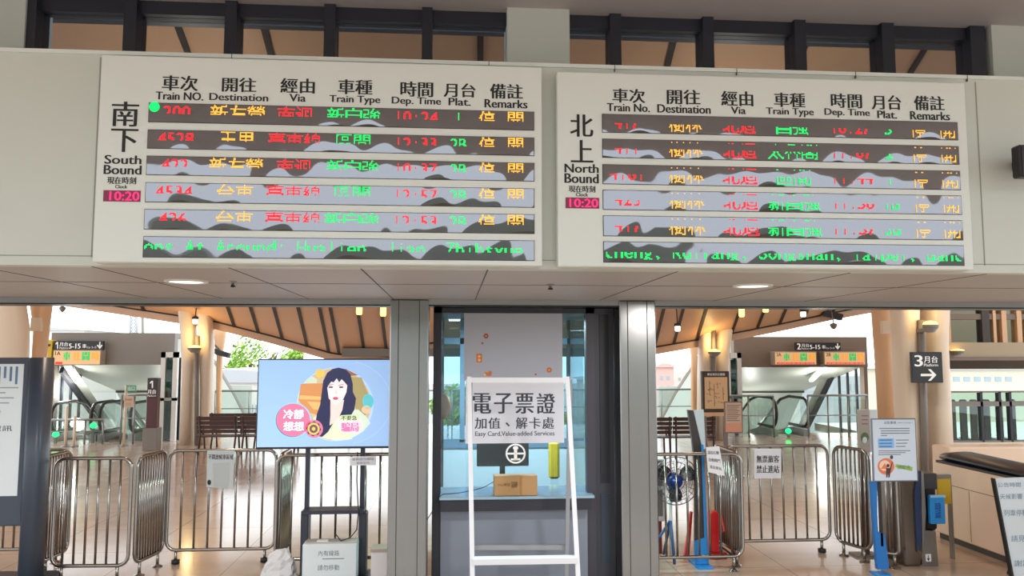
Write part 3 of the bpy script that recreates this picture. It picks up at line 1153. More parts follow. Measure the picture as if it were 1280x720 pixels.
# new year sheet hung inside the glass
po = thing('wall_poster', 'tall pale sheet with scattered orange new year stickers behind booth glass', 'poster', P(642, 430, YB + .03))
MB().pbox(580, 384, 703, 476, YB + .028, .008, mat('pale_sheet', (172, 177, 190), .6)).build('sheet', po)
orn = MB()
M_OR = mat('orange_print', (206, 118, 64), .6)
M_OR2 = mat('dark_orange_print', (176, 84, 60), .6)
M_PALEY = mat('pale_yellow_print', (232, 190, 130), .6)
yo = YB + .0265
for (x, y, r) in ((607.5, 420, 3), (686.5, 462.5, 3.4)):
    for k in range(6):
        orn.flat(circle(x + 2.1 * math.cos(k * 1.047), y + 2.1 * math.sin(k * 1.047), r * .45, n=10), yo, M_OR2 if y < 440 else M_OR)
    orn.flat(circle(x, y, 1.0, n=10), yo - .0004, M_PALEY)
orn.rect(595.5, 442, 602.5, 453, yo, M_OR)
orn.flat(circle(599, 445.5, 1.7, n=10), yo - .0004, M_PALEY)
orn.flat(circle(599, 450, 1.9, n=10), yo - .0004, M_PALEY)
orn.flat(circle(603, 429, 1.4, n=10), yo, M_OR2)
orn.flat([(604, 470), (606, 465), (610, 466), (612, 463), (615, 465), (614, 470)], yo, M_OR)
orn.flat(circle(606, 468.5, 1.6, n=10), yo - .0004, M_PALEY)
orn.flat(circle(669.5, 468, 1.2, n=10), yo, M_OR2)
orn.build('stickers', po)
# blue grey sign
sg = thing('booth_sign', 'pale grey sign with large dark characters for card services on booth glass', 'sign', P(644, 514, YB + .02))
MB().pbox(582, 474, 705, 554, YB + .012, .010, mat('sign_grey', (222, 226, 236), .5)).build('board', sg)
tx = MB()
M_SLATEINK = mat('slate_lettering', (58, 64, 76), .5)
ys = YB + .0105
for i, ch in enumerate('電子票證'):
    tx.text(ch, 591.5 + i * 26.6, 491.5, 591.5 + i * 26.6 + 22, 517, ys, M_SLATEINK, .022)
for i, ch in enumerate('加值'):
    tx.text(ch, 593.5 + i * 17.2, 522, 608 + i * 17.2, 536, ys, M_SLATEINK, .018)
tx.text('、', 632, 528, 637, 533, ys, M_SLATEINK, .02)
for i, ch in enumerate('解卡處'):
    tx.text(ch, 645 + i * 16.6, 521.5, 659 + i * 16.6, 536, ys, M_SLATEINK, .018)
tx.text('Easy Card,Value-added Services', 594, 539, 693, 546.5, ys, M_SLATEINK, .012)
tx.build('lettering', sg)
# bits of new year print showing under the sign's top edge
# cardboard box on the counter
cb = thing('cardboard_box', 'brown taped cardboard box on the ticket booth counter', 'box', P(644, 622, YB - .1))
xa, xb = X_at(617.5, YB - .1, .9), X_at(671.5, YB - .1, .9)
zb = P(644, 594.5, YB - .1).z
MB().bbox(xa, xb, YB - .12, YB + .02, zc + .001, zb, M_CARD, .004).build('carton', cb)
xt = X_at(651, YB - .12, 1)
MB().box(xt - .012, xt + .012, YB - .1215, YB - .1, zc + .001, zb + .001, mat('tape', (160, 122, 76), .3)).build('tape', cb)
MB().text('小心輕放', 622, 604, 638, 608, YB - .1217, mat('brown_print', (110, 78, 50), .7)).text('易碎', 639, 602, 647, 610, YB - .1217, MATS['brown_print'], .02).build('lettering', cb)
cbp = [P(617, 602, YB - .05), P(605, 609, YB - .06), P(595, 612, YB - .06), P(575, 616, YB - .1), P(553, 618, YB - .1), P(548, 622, YB - .14), P(540, 640, YB - .15), P(533, 651, YB - .15)]
tag(MB().tube(cbp, .004, M_BLACK, 6).build('power_cable'), 'thin dark cable running from the cardboard box along the booth counter', 'cable')
# things inside the booth
mo = thing('computer_monitor', 'dark computer monitor seen inside the ticket booth behind the card services sign', 'monitor', (X_at(620, 8.8, 1.2), 8.8, .75))
MB().pbox(596, 553, 661, 583, 8.8, .05, M_BLACK, b=.008).build('screen', mo)
x = X_at(628, 8.85, 1)
MB().box(x - .03, x + .03, 8.84, 8.88, .76, 1.2, M_BLACK).build('stand', mo)
MB().box(x - .14, x + .14, 8.75, 8.97, .75, .765, M_BLACK).build('base', mo)
dk = thing('booth_desk', 'pale desk inside the ticket booth', 'desk', (X_at(640, 9, .7), 8.9, .03))
MB().box(bx0 + .1, bx1 - .3, 8.6, 9.3, .72, .75, mat('desk_top', (188, 196, 198), .3)).build('desk_top', dk)
for x in (bx0 + .14, bx1 - .36):
    MB().box(x, x + .04, 8.65, 9.25, .03, .72, M_HUT).build('leg', dk)
oc = thing('office_chair', 'yellow backed chair inside the ticket booth right of the emblem', 'chair', (X_at(695, 9.6, .5), 9.6, .03))
x = X_at(694, 9.6, 1)
MB().bbox(x - .06, x + .08, 9.75, 9.82, .75, P(690, 552, 9.75).z, M_YEL, .03).build('backrest', oc)
MB().bbox(x - .22, x + .22, 9.42, 9.84, .5, .57, M_BLACK, .03).build('seat', oc)
MB().tube([(x, 9.63, .1), (x, 9.63, .5)], .03, M_BLACK).build('post', oc)
bs = MB()
for k in range(5):
    an = k * 1.2566
    bs.bar((x, 9.63, .11), (x + .25 * math.cos(an), 9.63 + .25 * math.sin(an), .06), .05, .04, M_BLACK, Vector((0, 0, 1)))
    bs.lathe([(.01, -.03), (.03, -.02), (.03, .02), (.01, .03)], (x + .25 * math.cos(an), 9.63 + .25 * math.sin(an), .06), M_BLACK, 10)
bs.build('base', oc)
p = P(553, 508, 8.0)
hg = thing('paper_lantern', 'orange paper ornament hanging inside the left edge of the booth glass', 'ornament', p)
MB().lathe([(.02, .13), (.07, .09), (.09, 0), (.07, -.09), (.02, -.13)], p, M_OR, 16).build('lantern_body', hg)
MB().tube([p + Vector((0, 0, .13)), Vector((p.x, p.y, ztopb))], .002, M_BLACK, 5).build('cord', hg)

# ------------------------------------------------------------------ white folding stand in front of the booth
YS = 7.2
st = thing('folding_stand', 'white metal A-frame stand before the ticket booth', 'stand', (X_at(655, YS), YS, 0))
M_WHITEMETAL = mat('white_enamel', (226, 230, 236), .35)


def leg_px(top, bot, Yt, Yb, m, nm, wd=.03):
    a = P(*top, Yt)
    # extend to the floor in the same picture direction
    lo, hi = bot[1], bot[1] + 200
    dx = (bot[0] - top[0]) / (bot[1] - top[1])
    for _ in range(30):
        mid = (lo + hi) / 2
        if P(bot[0] + dx * (mid - bot[1]), mid, Yb).z > 0:
            lo = mid
        else:
            hi = mid
    b = P(bot[0] + dx * (lo - bot[1]), lo, Yb)
    b.z = 0
    MB().bar(a, b, wd, .03, m).build(nm, st)
    return a, b


aL = leg_px((586.5, 471), (590.5, 720), YS, YS - .3, M_WHITEMETAL, 'leg', .04)
aR = leg_px((709, 471), (722.5, 720), YS, YS - .3, M_WHITEMETAL, 'leg', .04)
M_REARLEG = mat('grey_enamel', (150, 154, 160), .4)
leg_px((713, 474), (708, 720), YS + .04, YS + .36, M_REARLEG, 'leg', .035)
leg_px((588, 474), (589, 720), YS + .04, YS + .36, M_REARLEG, 'leg', .035)
a, b = P(587, 475, YS - .001), P(709, 475, YS - .001)
MB().bar(a, b, .045, .035, M_WHITEMETAL).build('top_rail', st)


def on_leg(l, py):
    lo, hi = 0.0, 1.0
    for _ in range(30):
        mid = (lo + hi) / 2
        q = l[0].lerp(l[1], mid)
        d = CROT.transposed() @ (q - Vector((0, 0, CAM_H)))
        row = 360 + FPX * d.y / d.z
        if row < py:
            lo = mid
        else:
            hi = mid
    return l[0].lerp(l[1], lo)


MB().bar(on_leg(aL, 701), on_leg(aR, 699), .05, .08, M_WHITEMETAL, Vector((0, 1, .1))).build('crossbar', st)
a, b = P(593, 684, YS + .32), P(708, 684, YS + .32)
MB().bar(a, b, .045, .03, M_REARLEG).build('crossbar', st)


# ------------------------------------------------------------------ crowd barriers
BH = 1.23


def barrier(A, B_, nb, label, H=BH, feet=(True, True), caster=False):
    A, B_ = Vector((A[0], A[1], 0)), Vector((B_[0], B_[1], 0))
    d = (B_ - A)
    L = d.length
    u = d.normalized()
    nrm = Vector((-u.y, u.x, 0))
    o = thing('crowd_barrier', label, 'barrier', A, 'steel crowd barriers')
    zb, r = .15, .019
    rad = min(.10, L * .2)
    path = []

    def corner(c, a0):
        for k in range(5):
            an = math.radians(a0 + 90 * k / 4)
            path.append(A + u * (c[0] + rad * math.cos(an)) + Vector((0, 0, c[1] + rad * math.sin(an))))
    corner((L - rad, H - rad), 0)
    corner((rad, H - rad), 90)
    corner((rad, zb + rad), 180)
    corner((L - rad, zb + rad), 270)
    MB().tube(path, r, M_TUBE, 10, closed=True).build('frame', o)
    for k in range(nb):
        p = A + u * (L * (k + 1) / (nb + 1))
        MB().tube([p + Vector((0, 0, zb)), p + Vector((0, 0, H))], .0125, M_TUBE, 8).build('bar', o)
    for on, s_ in zip(feet, (rad * 1.05, L - rad * 1.05)):
        if not on:
            continue
        p = A + u * s_
        f = MB()
        f.tube([p + Vector((0, 0, .012)), p + Vector((0, 0, zb))], .017, M_TUBE, 10)
        if caster:
            f.lathe([(.012, -.045), (.045, -.04), (.045, -.0), (.012, .005)], p + Vector((0, 0, .047)), M_BLACK, 14)
        else:
            f.lathe([(.055, 0), (.055, .01), (.02, .02), (.018, .03)], p + Vector((0, 0, .001)), M_TUBE, 14)
        f.build('foot', o)
    return o


def at(px, Y, z=1.2):
    return (X_at(px, Y, z), Y)


YL1 = 8.42
barrier(at(70, YL1 + .03), at(165, YL1), 6, 'steel barrier facing the viewer beside the dark information kiosk')
barrier((at(166, YL1)[0] + .03, YL1 + .06), at(208, YL1 + .62), 10, 'short steel barrier running back from the corner right of the kiosk')
barrier((at(47, YL1)[0] - .02, YL1 + .18), at(90, YL1 + .68), 9, 'steel barrier running back right behind the dark information kiosk')
barrier(at(-30, YL1 + .78), at(88, YL1 + .78), 8, 'rearmost steel barrier at left, half hidden behind the kiosk')
barrier(at(212, 9.02), at(346, 9.02), 7, 'steel barrier carrying the torn white notice left of the television', caster=True)
barrier((at(347, 8.52)[0] + .02, 8.58), at(364, 9.1), 8, 'short steel barrier running back beside the white plastic bag')
barrier(at(347, 8.54), at(530, 8.54), 9, 'steel barrier behind the television stand')
barrier(at(790, 8.3), at(926, 8.3), 9, 'steel barrier in front of the standing fan and red sign')
barrier((at(925, 8.3)[0] + .0, 8.36), at(893, 9.1), 10, 'steel barrier running back with a tilted notice, beside the fan')
barrier(at(906, 8.95), at(1034, 8.95), 8, 'steel barrier carrying the white notice forbidding entry without a ticket', caster=True)
barrier((at(1037, 8.95)[0] + .02, 8.9), at(1085, 8.42), 7, 'steel barrier slanting forward to the standing poster')
barrier((at(1087, 8.42)[0] + .02, 8.38), at(1119, 8.22), 3, 'narrow steel barrier in front of the blue poster stand')


# ------------------------------------------------------------------ notices hung on barriers
def notice(name, label, cat, quad, Y, rows, ink=M_INK, t=.004, m=M_PAPER, bold=.02):
    """a sheet given by its four picture corners (tl, tr, br, bl) at depth Y"""
    tl, tr, br, bl = [P(*q, Y) for q in quad]
    o = thing(name, label, cat, (tl + br) / 2)
    th = Vector((0, t, 0))
    MB().add([bl, br, tr, tl, bl + th, br + th, tr + th, tl + th], [(0, 1, 2, 3), (7, 6, 5, 4), (0, 4, 5, 1), (1, 5, 6, 2), (2, 6, 7, 3), (3, 7, 4, 0)], m).build('sheet', o)
    if rows:
        mb = MB()
        for body, fx0, fy0, fx1, fy1 in rows:
            a = bl.lerp(br, fx0).lerp(tl.lerp(tr, fx0), 1 - fy1)
            b = bl.lerp(br, fx1).lerp(tl.lerp(tr, fx1), 1 - fy1)
            c = bl.lerp(br, fx0).lerp(tl.lerp(tr, fx0), 1 - fy0)
            u, v = b - a, c - a
            mb.text3(body, a + Vector((0, -.0012, 0)), u.normalized(), v.normalized(), u.length, v.length, ink, bold)
        mb.build('lettering', o)
    return o


notice('barrier_notice', 'white notice about passengers without tickets on the right barrier', 'notice', [(943, 561), (976.5, 561), (976.5, 598), (943, 598)], 8.91,
       [('無票旅客', .08, .22, .92, .47), ('禁止進站', .08, .56, .92, .82)], bold=.03)
notice('barrier_notice', 'tilted white notice hung on the barrier beside the blue board and fan', 'notice', [(882.5, 559), (899, 558), (906, 595), (885, 590)], 8.26,
       [('請由右側', .1, .14, .86, .28), ('自動閘門', .12, .42, .86, .56), ('進出車站', .15, .7, .86, .83)], bold=.02)
nt_ = notice('barrier_notice', 'torn grey white notice sheet on the barrier left of the television', 'notice', [(259, 563), (293.5, 563), (291, 611), (258, 609)], 8.97,
             [('不開放候車區域', .05, .1, .95, .24)], m=mat('grey_paper', (196, 204, 206), .7))
MB().flat([(266, 579), (287, 578), (286, 608), (282, 611), (275, 608), (267, 609)], 8.966, mat('grey_patch', (186, 192, 192), .8)).build('patch', nt_)
MB().flat(circle(261.5, 603, 2.4, 3.4, 14), 8.965, M_INK).build('mark', nt_)
notice('paper_tag', 'narrow white paper strip taped under the television', 'notice', [(437.5, 571), (470, 570), (470, 581.5), (437.5, 582)], 8.17,
       [('螢幕請勿觸碰', .08, .15, .92, .45), ('謝謝合作', .25, .58, .75, .85)], ink=mat('grey_ink', (110, 110, 130), .6), bold=.0)

# ------------------------------------------------------------------ television on its stand
YT = 8.2
tv = thing('television', 'wide television on a dark wheeled stand showing a woman in a round frame', 'television', (X_at(418, YT), YT, 0))
tw = P(321, 505, YT).x
te = tw + (P(300, 449.5, YT).z - P(300, 560, YT).z) * 16 / 9
tzt, tzb = P(405, 448.5, YT).z, P(405, 561, YT).z
MB().bbox(tw, te, YT, YT + .06, tzb, tzt, M_BLACK, .006).build('casing', tv)
M_SCR = mat('screen_sky_blue', (150, 186, 232), .2, emit=.62)


def scr(name, c, e=.62):
    return mat('screen_' + name, c, .25, emit=e)


sc = MB()
y_s = YT - .002
sc.add([(tw + .012, y_s, tzb + .022), (te - .012, y_s, tzb + .022), (te - .012, y_s, tzt - .012), (tw + .012, y_s, tzt - .012)], [(0, 1, 2, 3)], M_SCR)
screen = sc.build('screen', tv)
ad = MB()
L = .0006


def sh(pts, k, m):
    ad.flat(pts, y_s - L * k, m)


# picture round: wide pale ring, room behind, woman with long dark hair
for rr, k, m in ((62, 1, scr('ring', (160, 194, 236))), (60.5, 2, scr('ringin', (152, 187, 231)))):
    sh(circle(428, 503, rr, rr * .86, 48, -75, 78) , k, m)
sh(circle(419, 505.5, 48, 46, 48), 3, scr('rim', (176, 206, 240)))
sh(circle(418, 505.5, 45.5, 45, 48), 4, scr('room', (198, 176, 140)))
sh([(373, 500), (376, 480), (404, 479), (404, 520), (386, 516)], 5, scr('shelf', (202, 138, 84)))
sh([(375, 494), (404, 496), (404, 500), (374, 499)], 6, scr('shelf_edge', (234, 176, 110)))
sh([(384, 502), (404, 503), (403, 512), (392, 512)], 6, scr('shelf_edge', (234, 176, 110)))
sh(circle(400, 466.5, 5.5, 5, 16), 6, scr('sun', (246, 190, 84)))
sh([(384, 474), (390, 470), (396, 474), (396, 479), (380, 479)], 5, scr('leaf', (196, 210, 190)))
sh([(436, 471), (452, 472), (460, 492), (462, 508), (456, 520), (446, 514), (440, 496)], 5, scr('cabinet', (164, 150, 100)))
sh([(432, 461), (438, 464), (448, 469), (436, 470)], 6, scr('shelf2', (150, 98, 70)))
sh(circle(460, 502, 7, 9.5, 20), 6, scr('teal_toy', (90, 190, 200)))
sh(circle(458, 512, 6, 5, 16), 6, scr('plush', (226, 190, 160)))
# jacket, neck, hair, face
sh([(392, 522), (404, 514), (414, 512), (436, 512), (448, 512), (458, 521), (463, 529), (453, 540), (436, 549.5), (420, 550.5), (404, 547.5), (392, 538)], 7, scr('jacket', (206, 222, 206)))
sh([(412, 520), (426, 540), (436, 520), (440, 549), (402, 547)], 8, scr('blouse', (212, 226, 190)))
sh([(423, 459.5), (432, 461.5), (438, 468), (441, 480), (441, 490), (445, 498), (443, 512), (439, 519), (425, 520), (416, 530), (410, 540), (403, 546), (396, 545), (398, 536), (394, 530), (396, 518), (400, 506), (402, 492), (404, 476), (409, 466), (416, 461)], 9, scr('hair', (34, 38, 84), .35))
sh([(413, 500), (430, 500), (428, 512), (424, 521), (418, 528), (412, 532), (413, 520)], 10, scr('neck', (236, 206, 200)))
sh([(409, 484), (411, 474), (416, 469), (424, 468), (430, 472), (434, 482), (433, 490), (429, 499), (422, 505.5), (418, 505.5), (411, 498)], 11, scr('face', (240, 222, 224)))
sh([(408.5, 486), (410, 473), (416, 466), (424, 465), (431, 469), (435, 483), (431, 478), (427, 474), (424, 478), (421, 473), (417, 478), (414, 477), (411, 481)], 12, scr('hair', (34, 38, 84)))
for ex in (413.5, 426.5):
    sh(circle(ex, 484, 3.0, 1.1, 14), 13, scr('eye', (70, 60, 90)))
    sh([(ex - 3.6, 481), (ex + 3.2, 480.2), (ex + 3.2, 481), (ex - 3.6, 481.9)], 13, scr('brow', (120, 100, 120)))
sh([(419.5, 486), (420.6, 486), (421.6, 492.5), (418.8, 493)], 13, scr('nose', (226, 196, 198)))
sh(circle(419.5, 498, 3.5, 1.9, 16), 13, scr('lips', (206, 84, 100)))
# pink callout and badge
sh(circle(366.5, 525.5, 23, 22.5, 40), 13, scr('callout_rim', (140, 200, 232)))
sh(circle(365.5, 525.5, 21, 20.8, 40), 14, scr('callout_edge', (96, 110, 160)))
sh(circle(366.5, 525, 21, 20.6, 40), 15, scr('callout', (220, 116, 152)))
sh(circle(392.5, 536, 11.2, 11.2, 30), 15, scr('callout', (220, 116, 152)))
bd = []
for i in range(32):
    an = 2 * math.pi * i / 32
    r_ = 9.3 if i % 4 < 2 else 8.0
    bd.append((392 + r_ * math.cos(an), 536 + r_ * math.sin(an)))
sh(bd, 16, scr('badge_edge', (70, 56, 60)))
sh(circle(392, 536, 7.6, 7.6, 26), 17, scr('badge_gold', (222, 186, 110)))
sh(circle(392, 536, 5.2, 5.2, 24), 18, scr('badge_mid', (96, 76, 80)))
sh(circle(392, 536, 2.4, 2.4, 20), 19, scr('badge_gold', (222, 186, 110)))
M_SW = scr('white', (250, 250, 252), .9)
for i, ch in enumerate('冷靜'):
    ad.text(ch, 354.5 + i * 13, 512, 366.5 + i * 13, 523.5, y_s - L * 17, M_SW, .03)
for i, ch in enumerate('想想'):
    ad.text(ch, 354.5 + i * 13, 527, 366.5 + i * 13, 538.5, y_s - L * 17, M_SW, .03)
sh([(426, 519), (449, 518), (449, 525), (425, 526)], 16, scr('pale_green', (206, 226, 176)))
ad.text('不要急', 426.5, 519.5, 446, 525.5, y_s - L * 18, M_INK, .02)
sh([(425, 527), (449, 525), (453, 532), (448, 541), (430, 541), (425, 536)], 16, scr('pale_pink', (246, 210, 224)))
ad.text('騙局', 427, 528, 448, 539.5, y_s - L * 18, scr('hot_pink', (228, 110, 160), .8), .04)
ad.build('picture', screen)

# stand of the television
M_STAND = mat('dark_steel_stand', (52, 56, 68), .4, .3)
for xa, xb in ((381, 386.5), (450, 455.5)):
    a, b = X_at(xa, YT + .06, 1), X_at(xb, YT + .06, 1)
    MB().box(a, b, YT + .065, YT + .11, P(400, 643, YT).z, tzt - .2, M_STAND).build('post', tv)
zs = P(410, 642, YT).z
for xa, xb in ((375.5, 385), (448, 458)):
    a, b = X_at(xa, YT, .5), X_at(xb, YT, .5)
    MB().bbox(a, b, YT + .0, YT + .16, .06, zs, M_STAND, .006).build('lower_post', tv)
MB().bbox(X_at(378, YT, 1), X_at(456, YT, 1), YT - .04, YT + .2, zs - .0, zs + .035, M_STAND, .004).build('shelf', tv)
MB().bbox(X_at(372, YT - .1, 0), X_at(461, YT - .1, 0), YT - .26, YT + .2, .03, .07, M_BLACK, .01).build('base', tv)
for px in (376, 457):
    for yy in (YT - .22, YT + .16):
        x = X_at(px, yy)
        MB().lathe([(.01, -.03), (.028, -.025), (.028, 0), (.01, .003)], (x, yy, .0305), M_BLACK, 12).build('caster', tv)
MB().tube([P(447, 565, YT + .05), P(446, 600, YT + .05), P(448, 640, YT - .05), P(446, 662, YT - .1), P(438, 672, YT - .15), P(426, 676, YT - .15), P(420, 668, YT - .15)], .006, M_BLACK, 6).build('cable', tv)

# white box on the stand's base
wb = thing('storage_box', 'white handwritten carton standing on the base of the television stand', 'box', (X_at(411, YT - .18), YT - .15, .071))
xa, xb = X_at(377.5, YT - .21, .2), X_at(445.5, YT - .21, .2)
zt_ = P(411, 680, YT - .21).z
bxm = MB()
bxm.bbox(xa, xb, YT - .21, YT - .03, .071, zt_, mat('white_card', (206, 216, 220), .8), .006)
bxm.build('carton', wb)
MB().box(xa + .02, xb - .0, YT - .205, YT - .03, zt_, zt_ + .012, mat('grey_lid', (176, 172, 168), .8)).build('lid', wb)
M_PENCIL = mat('grey_pencil', (120, 126, 136), .8)
MB().text('內有線路', 398, 688, 424, 695, YT - .212, M_PENCIL).text('請勿移動', 397, 706, 424, 713, YT - .212, M_PENCIL).rect(403, 698, 430, 699, YT - .212, M_PENCIL).build('lettering', wb)
tag(MB().pbox(396, 676, 410, 679.5, YT - .215 + .05, .07, M_WHITEPLA, z0=zt_ + .0125).build('power_adapter'), 'small white adapter lying on top of the handwritten carton', 'adapter')
# plastic bag
bgm = MB()
cb_ = P(347, 722, 8.3)
random.seed(3)
rings = []
for j in range(9):
    t = j / 8
    z = .30 * t
    rad_ = .15 * (1 - .55 * t ** 2.2) if j < 8 else .06
    ring = []
    for k in range(18):
        an = 2 * math.pi * k / 18
        n_ = 1 + random.uniform(-.16, .16)
        ring.append(Vector((cb_.x + .03 * t + rad_ * 1.15 * n_ * math.cos(an), 8.3 + rad_ * .55 * n_ * math.sin(an), .004 + z * (1 + random.uniform(-.05, .05) * (j > 0)))))
    rings.append(ring)
bgm.sweep(rings, mat('white_bag', (208, 208, 210), .45), False)
bg_o = bgm.build('plastic_bag')
tag(bg_o, 'crumpled white plastic bag on the floor left of the television stand', 'bag')
bb = thing('beige_box', 'plain white box with a beige top between television stand and steel pillar', 'box', (X_at(480, 7.95), 8.0, 0))
xa, xb = X_at(463.5, 7.95, .2), X_at(500, 7.95, .2)
zb_ = P(475, 690, 7.95).z
MB().bbox(xa, xb, 7.95, 8.15, .0, zb_, mat('white_card2', (214, 210, 212), .8), .004).build('carton', bb)
MB().box(xa - .004, xb, 7.945, 8.155, zb_, zb_ + .03, mat('beige_lid', (170, 158, 146), .8)).build('lid', bb)

# ------------------------------------------------------------------ information kiosk at the left edge
YK = 8.08
kx1 = X_at(50, YK, 1.7)
zk = P(30, 447, YK).z
ki = thing('information_kiosk', 'slate grey information kiosk with a lit notice panel at the left picture edge', 'kiosk', (kx1 - .4, YK + .1, 0))
kb = MB()
kb.bbox(kx1 - .95, kx1 - .13, YK + .05, YK + .2, .62, zk, M_KIOSK, .01)
kb.build('cabinet', ki)
cm = MB()
ring = lambda z: [Vector((kx1 - .08 + .09 * math.copysign(abs(math.cos(a)) ** .7, math.cos(a)), YK + .14 + .14 * math.copysign(abs(math.sin(a)) ** .7, math.sin(a)), z)) for a in [2 * math.pi * k / 24 for k in range(24)]]
cm.sweep([ring(.07), ring(zk)], M_KIOSK)
cm.build('side_post', ki)
MB().bbox(kx1 - 1.0, kx1 + .07, YK - .03, YK + .46, 0, .09, mat('kiosk_base', (48, 54, 64), .4), .02).build('base', ki)
pn = MB()
pz0, pz1 = P(15, 620, YK + .04).z, P(15, 455, YK + .04).z
pn.box(kx1 - .90, kx1 - .20, YK + .042, YK + .052, pz0, pz1, mat('lit_notice', (214, 224, 228), .3, emit=.12))
pnl = pn.build('notice_panel', ki)
tx = MB()
M_BL = mat('pale_blue_ink', (96, 130, 166), .6)
for i in range(12):
    x = kx1 - .88 + i * .055
    tx.box(x, x + .022, YK + .040, YK + .042, pz1 - .14 - .03 * (i % 3), pz1 - .025, M_BL)
for i, n_ in enumerate((.42, .3, .38, .34)):
    tx.box(kx1 - .88, kx1 - .88 + n_ + .22, YK + .040, YK + .042, pz1 - .24 - .05 * i, pz1 - .228 - .05 * i, mat('faint_ink', (160, 168, 178), .6))
tx.text3('本站公告', (kx1 - .75, YK + .04, pz1 - .50), (1, 0, 0), (0, 0, 1), .36, .05, M_SLATEINK, .01)
tx.text3('旅客服務資訊', (kx1 - .86, YK + .04, pz1 - .66), (1, 0, 0), (0, 0, 1), .58, .055, M_SLATEINK, .02)
tx.build('lettering', pnl)

# ------------------------------------------------------------------ left hall: platform 1 signs
def dot_panel(mb, x0, y0, x1, y1, Y, scheme):
    """coloured figures of a small train display"""
    Wd, Hd = x1 - x0, y1 - y0
    G, A_, R_ = MATS['led_green'], MATS['led_amber'], MATS['led_red']
    for kind, fx0, fy0, fx1, fy1 in scheme:
        m = {'g': G, 'a': A_, 'r': R_, 'k': M_INK}[kind]
        mb.rect(x0 + Wd * fx0, y0 + Hd * fy0, x0 + Wd * fx1, y0 + Hd * fy1, Y, m)


mat('disp_green', (40, 186, 90), .5, emit=.6)
mat('disp_amber', (240, 160, 50), .5, emit=.6)
mat('disp_red', (230, 40, 50), .5, emit=.6)


def train_display(px, Y, label, rows, red_full):
    x0, y0, x1, y1 = px
    o = thing('train_display', label, 'display', P((x0 + x1) / 2, (y0 + y1) / 2, Y))
    MB().pbox(x0, y0, x1, y1, Y, .297, mat('display_casing', (150, 134, 116), .5), b=.01).build('casing', o)
    MB().pbox(x0 + 1, y0 + 1, x1 - 1, y1 - 1, Y - .004, .006, mat('display_amber_face', (222, 180, 132), .4, emit=.4)).build('screen', o)
    mb = MB()
    yy = Y - .006
    W_, H_ = x1 - x0, y1 - y0
    mb.text('1A' if not red_full else rows, x0 + W_ * .05, y0 + H_ * .1, x0 + W_ * .16, y0 + H_ * .34, yy, M_INK, .02)
    for i, (fx, m) in enumerate(((.22, 'disp_green'), (.43, 'disp_amber'), (.62, 'disp_green'), (.82, 'disp_amber'))):
        mb.text('車往間時'[i], x0 + W_ * fx, y0 + H_ * .12, x0 + W_ * (fx + .14), y0 + H_ * .68, yy, MATS[m], .06)
    if red_full:
        mb.rect(x0 + W_ * .06, y0 + H_ * .78, x0 + W_ * .95, y0 + H_ * .93, yy, MATS['disp_red'])
        mb.text('停開停開停開停開', x0 + W_ * .08, y0 + H_ * .79, x0 + W_ * .93, y0 + H_ * .92, yy - .001, MATS['display_amber_face'])
    else:
        mb.rect(x0 + W_ * .05, y0 + H_ * .78, x0 + W_ * .2, y0 + H_ * .93, yy, MATS['disp_red'])
    mb.build('lettering', o)
    return o


def direction_sign(px, Y, num, label):
    x0, y0, x1, y1 = px
    o = thing('direction_sign', label, 'sign', P((x0 + x1) / 2, (y0 + y1) / 2, Y))
    MB().pbox(x0, y0, x1, y1, Y, .1, M_SIGNBLACK, b=.006).build('board', o)
    W_, H_ = x1 - x0, y1 - y0
    mb = MB()
    yy = Y - .002
    if num == '1':
        mb.one(x0 + W_ * .04, y0 + H_ * .12, x0 + W_ * .09, y0 + H_ * .88, yy, M_WHITEINK)
    else:
        mb.text(num, x0 + W_ * .03, y0 + H_ * .12, x0 + W_ * .10, y0 + H_ * .88, yy, M_WHITEINK, .04)
    mb.text('月台', x0 + W_ * .12, y0 + H_ * .15, x0 + W_ * .29, y0 + H_ * .6, yy, M_WHITEINK, .02)
    mb.text('Platform', x0 + W_ * .12, y0 + H_ * .66, x0 + W_ * .29, y0 + H_ * .9, yy, M_WHITEINK, .0)
    mb.text('5-15', x0 + W_ * .31, y0 + H_ * .3, x0 + W_ * .54, y0 + H_ * .85, yy, M_WHITEINK, .03)
    mb.text('車', x0 + W_ * .58, y0 + H_ * .35, x0 + W_ * .66, y0 + H_ * .8, yy, M_WHITEINK, .02)
    mb.text('Car 5-15', x0 + W_ * .67, y0 + H_ * .6, x0 + W_ * .86, y0 + H_ * .82, yy, M_WHITEINK)
    ax, ay = x0 + W_ * .93, y0 + H_ * .5
    mb.rect(ax - .7, y0 + H_ * .12, ax + .7, y0 + H_ * .85, yy, M_WHITEINK)
    s_ = H_ * .32
    mb.flat([(ax - s_, ay), (ax, y0 + H_ * .9), (ax + s_, ay), (ax + s_ * .6, ay - 1), (ax, y0 + H_ * .68), (ax - s_ * .6, ay - 1)], yy - .0005, M_WHITEINK)
    mb.build('lettering', o)
    return o


direction_sign((67, 426, 129, 437.5), 21.75, '1', 'black direction sign to platform 1 on the grey hut')
train_display((66, 437.5, 126, 456.5), 21.7, 'small amber train display under the platform 1 direction sign', '1A', False)
direction_sign((995, 428, 1051, 438), 21.75, '2', 'black direction sign to platform 2 on the brown hut')
train_display((968, 439.5, 1021, 456.5), 21.7, 'left of the two amber train displays on the brown hut', '2A', True)
train_display((1030, 439.5, 1082, 456.5), 21.7, 'right of the two amber train displays on the brown hut', '2B', True)
yb = thing('yellow_sign', 'narrow yellow sign edge left of the platform 1 train display', 'sign', P(62, 440, 21.6))
MB().pbox(59, 425, 64.5, 455, 21.72, .29, M_YEL, b=.005).build('board', yb)
MB().pbox(60, 430, 63, 433, 21.715, .01, M_INK).build('lettering', yb)

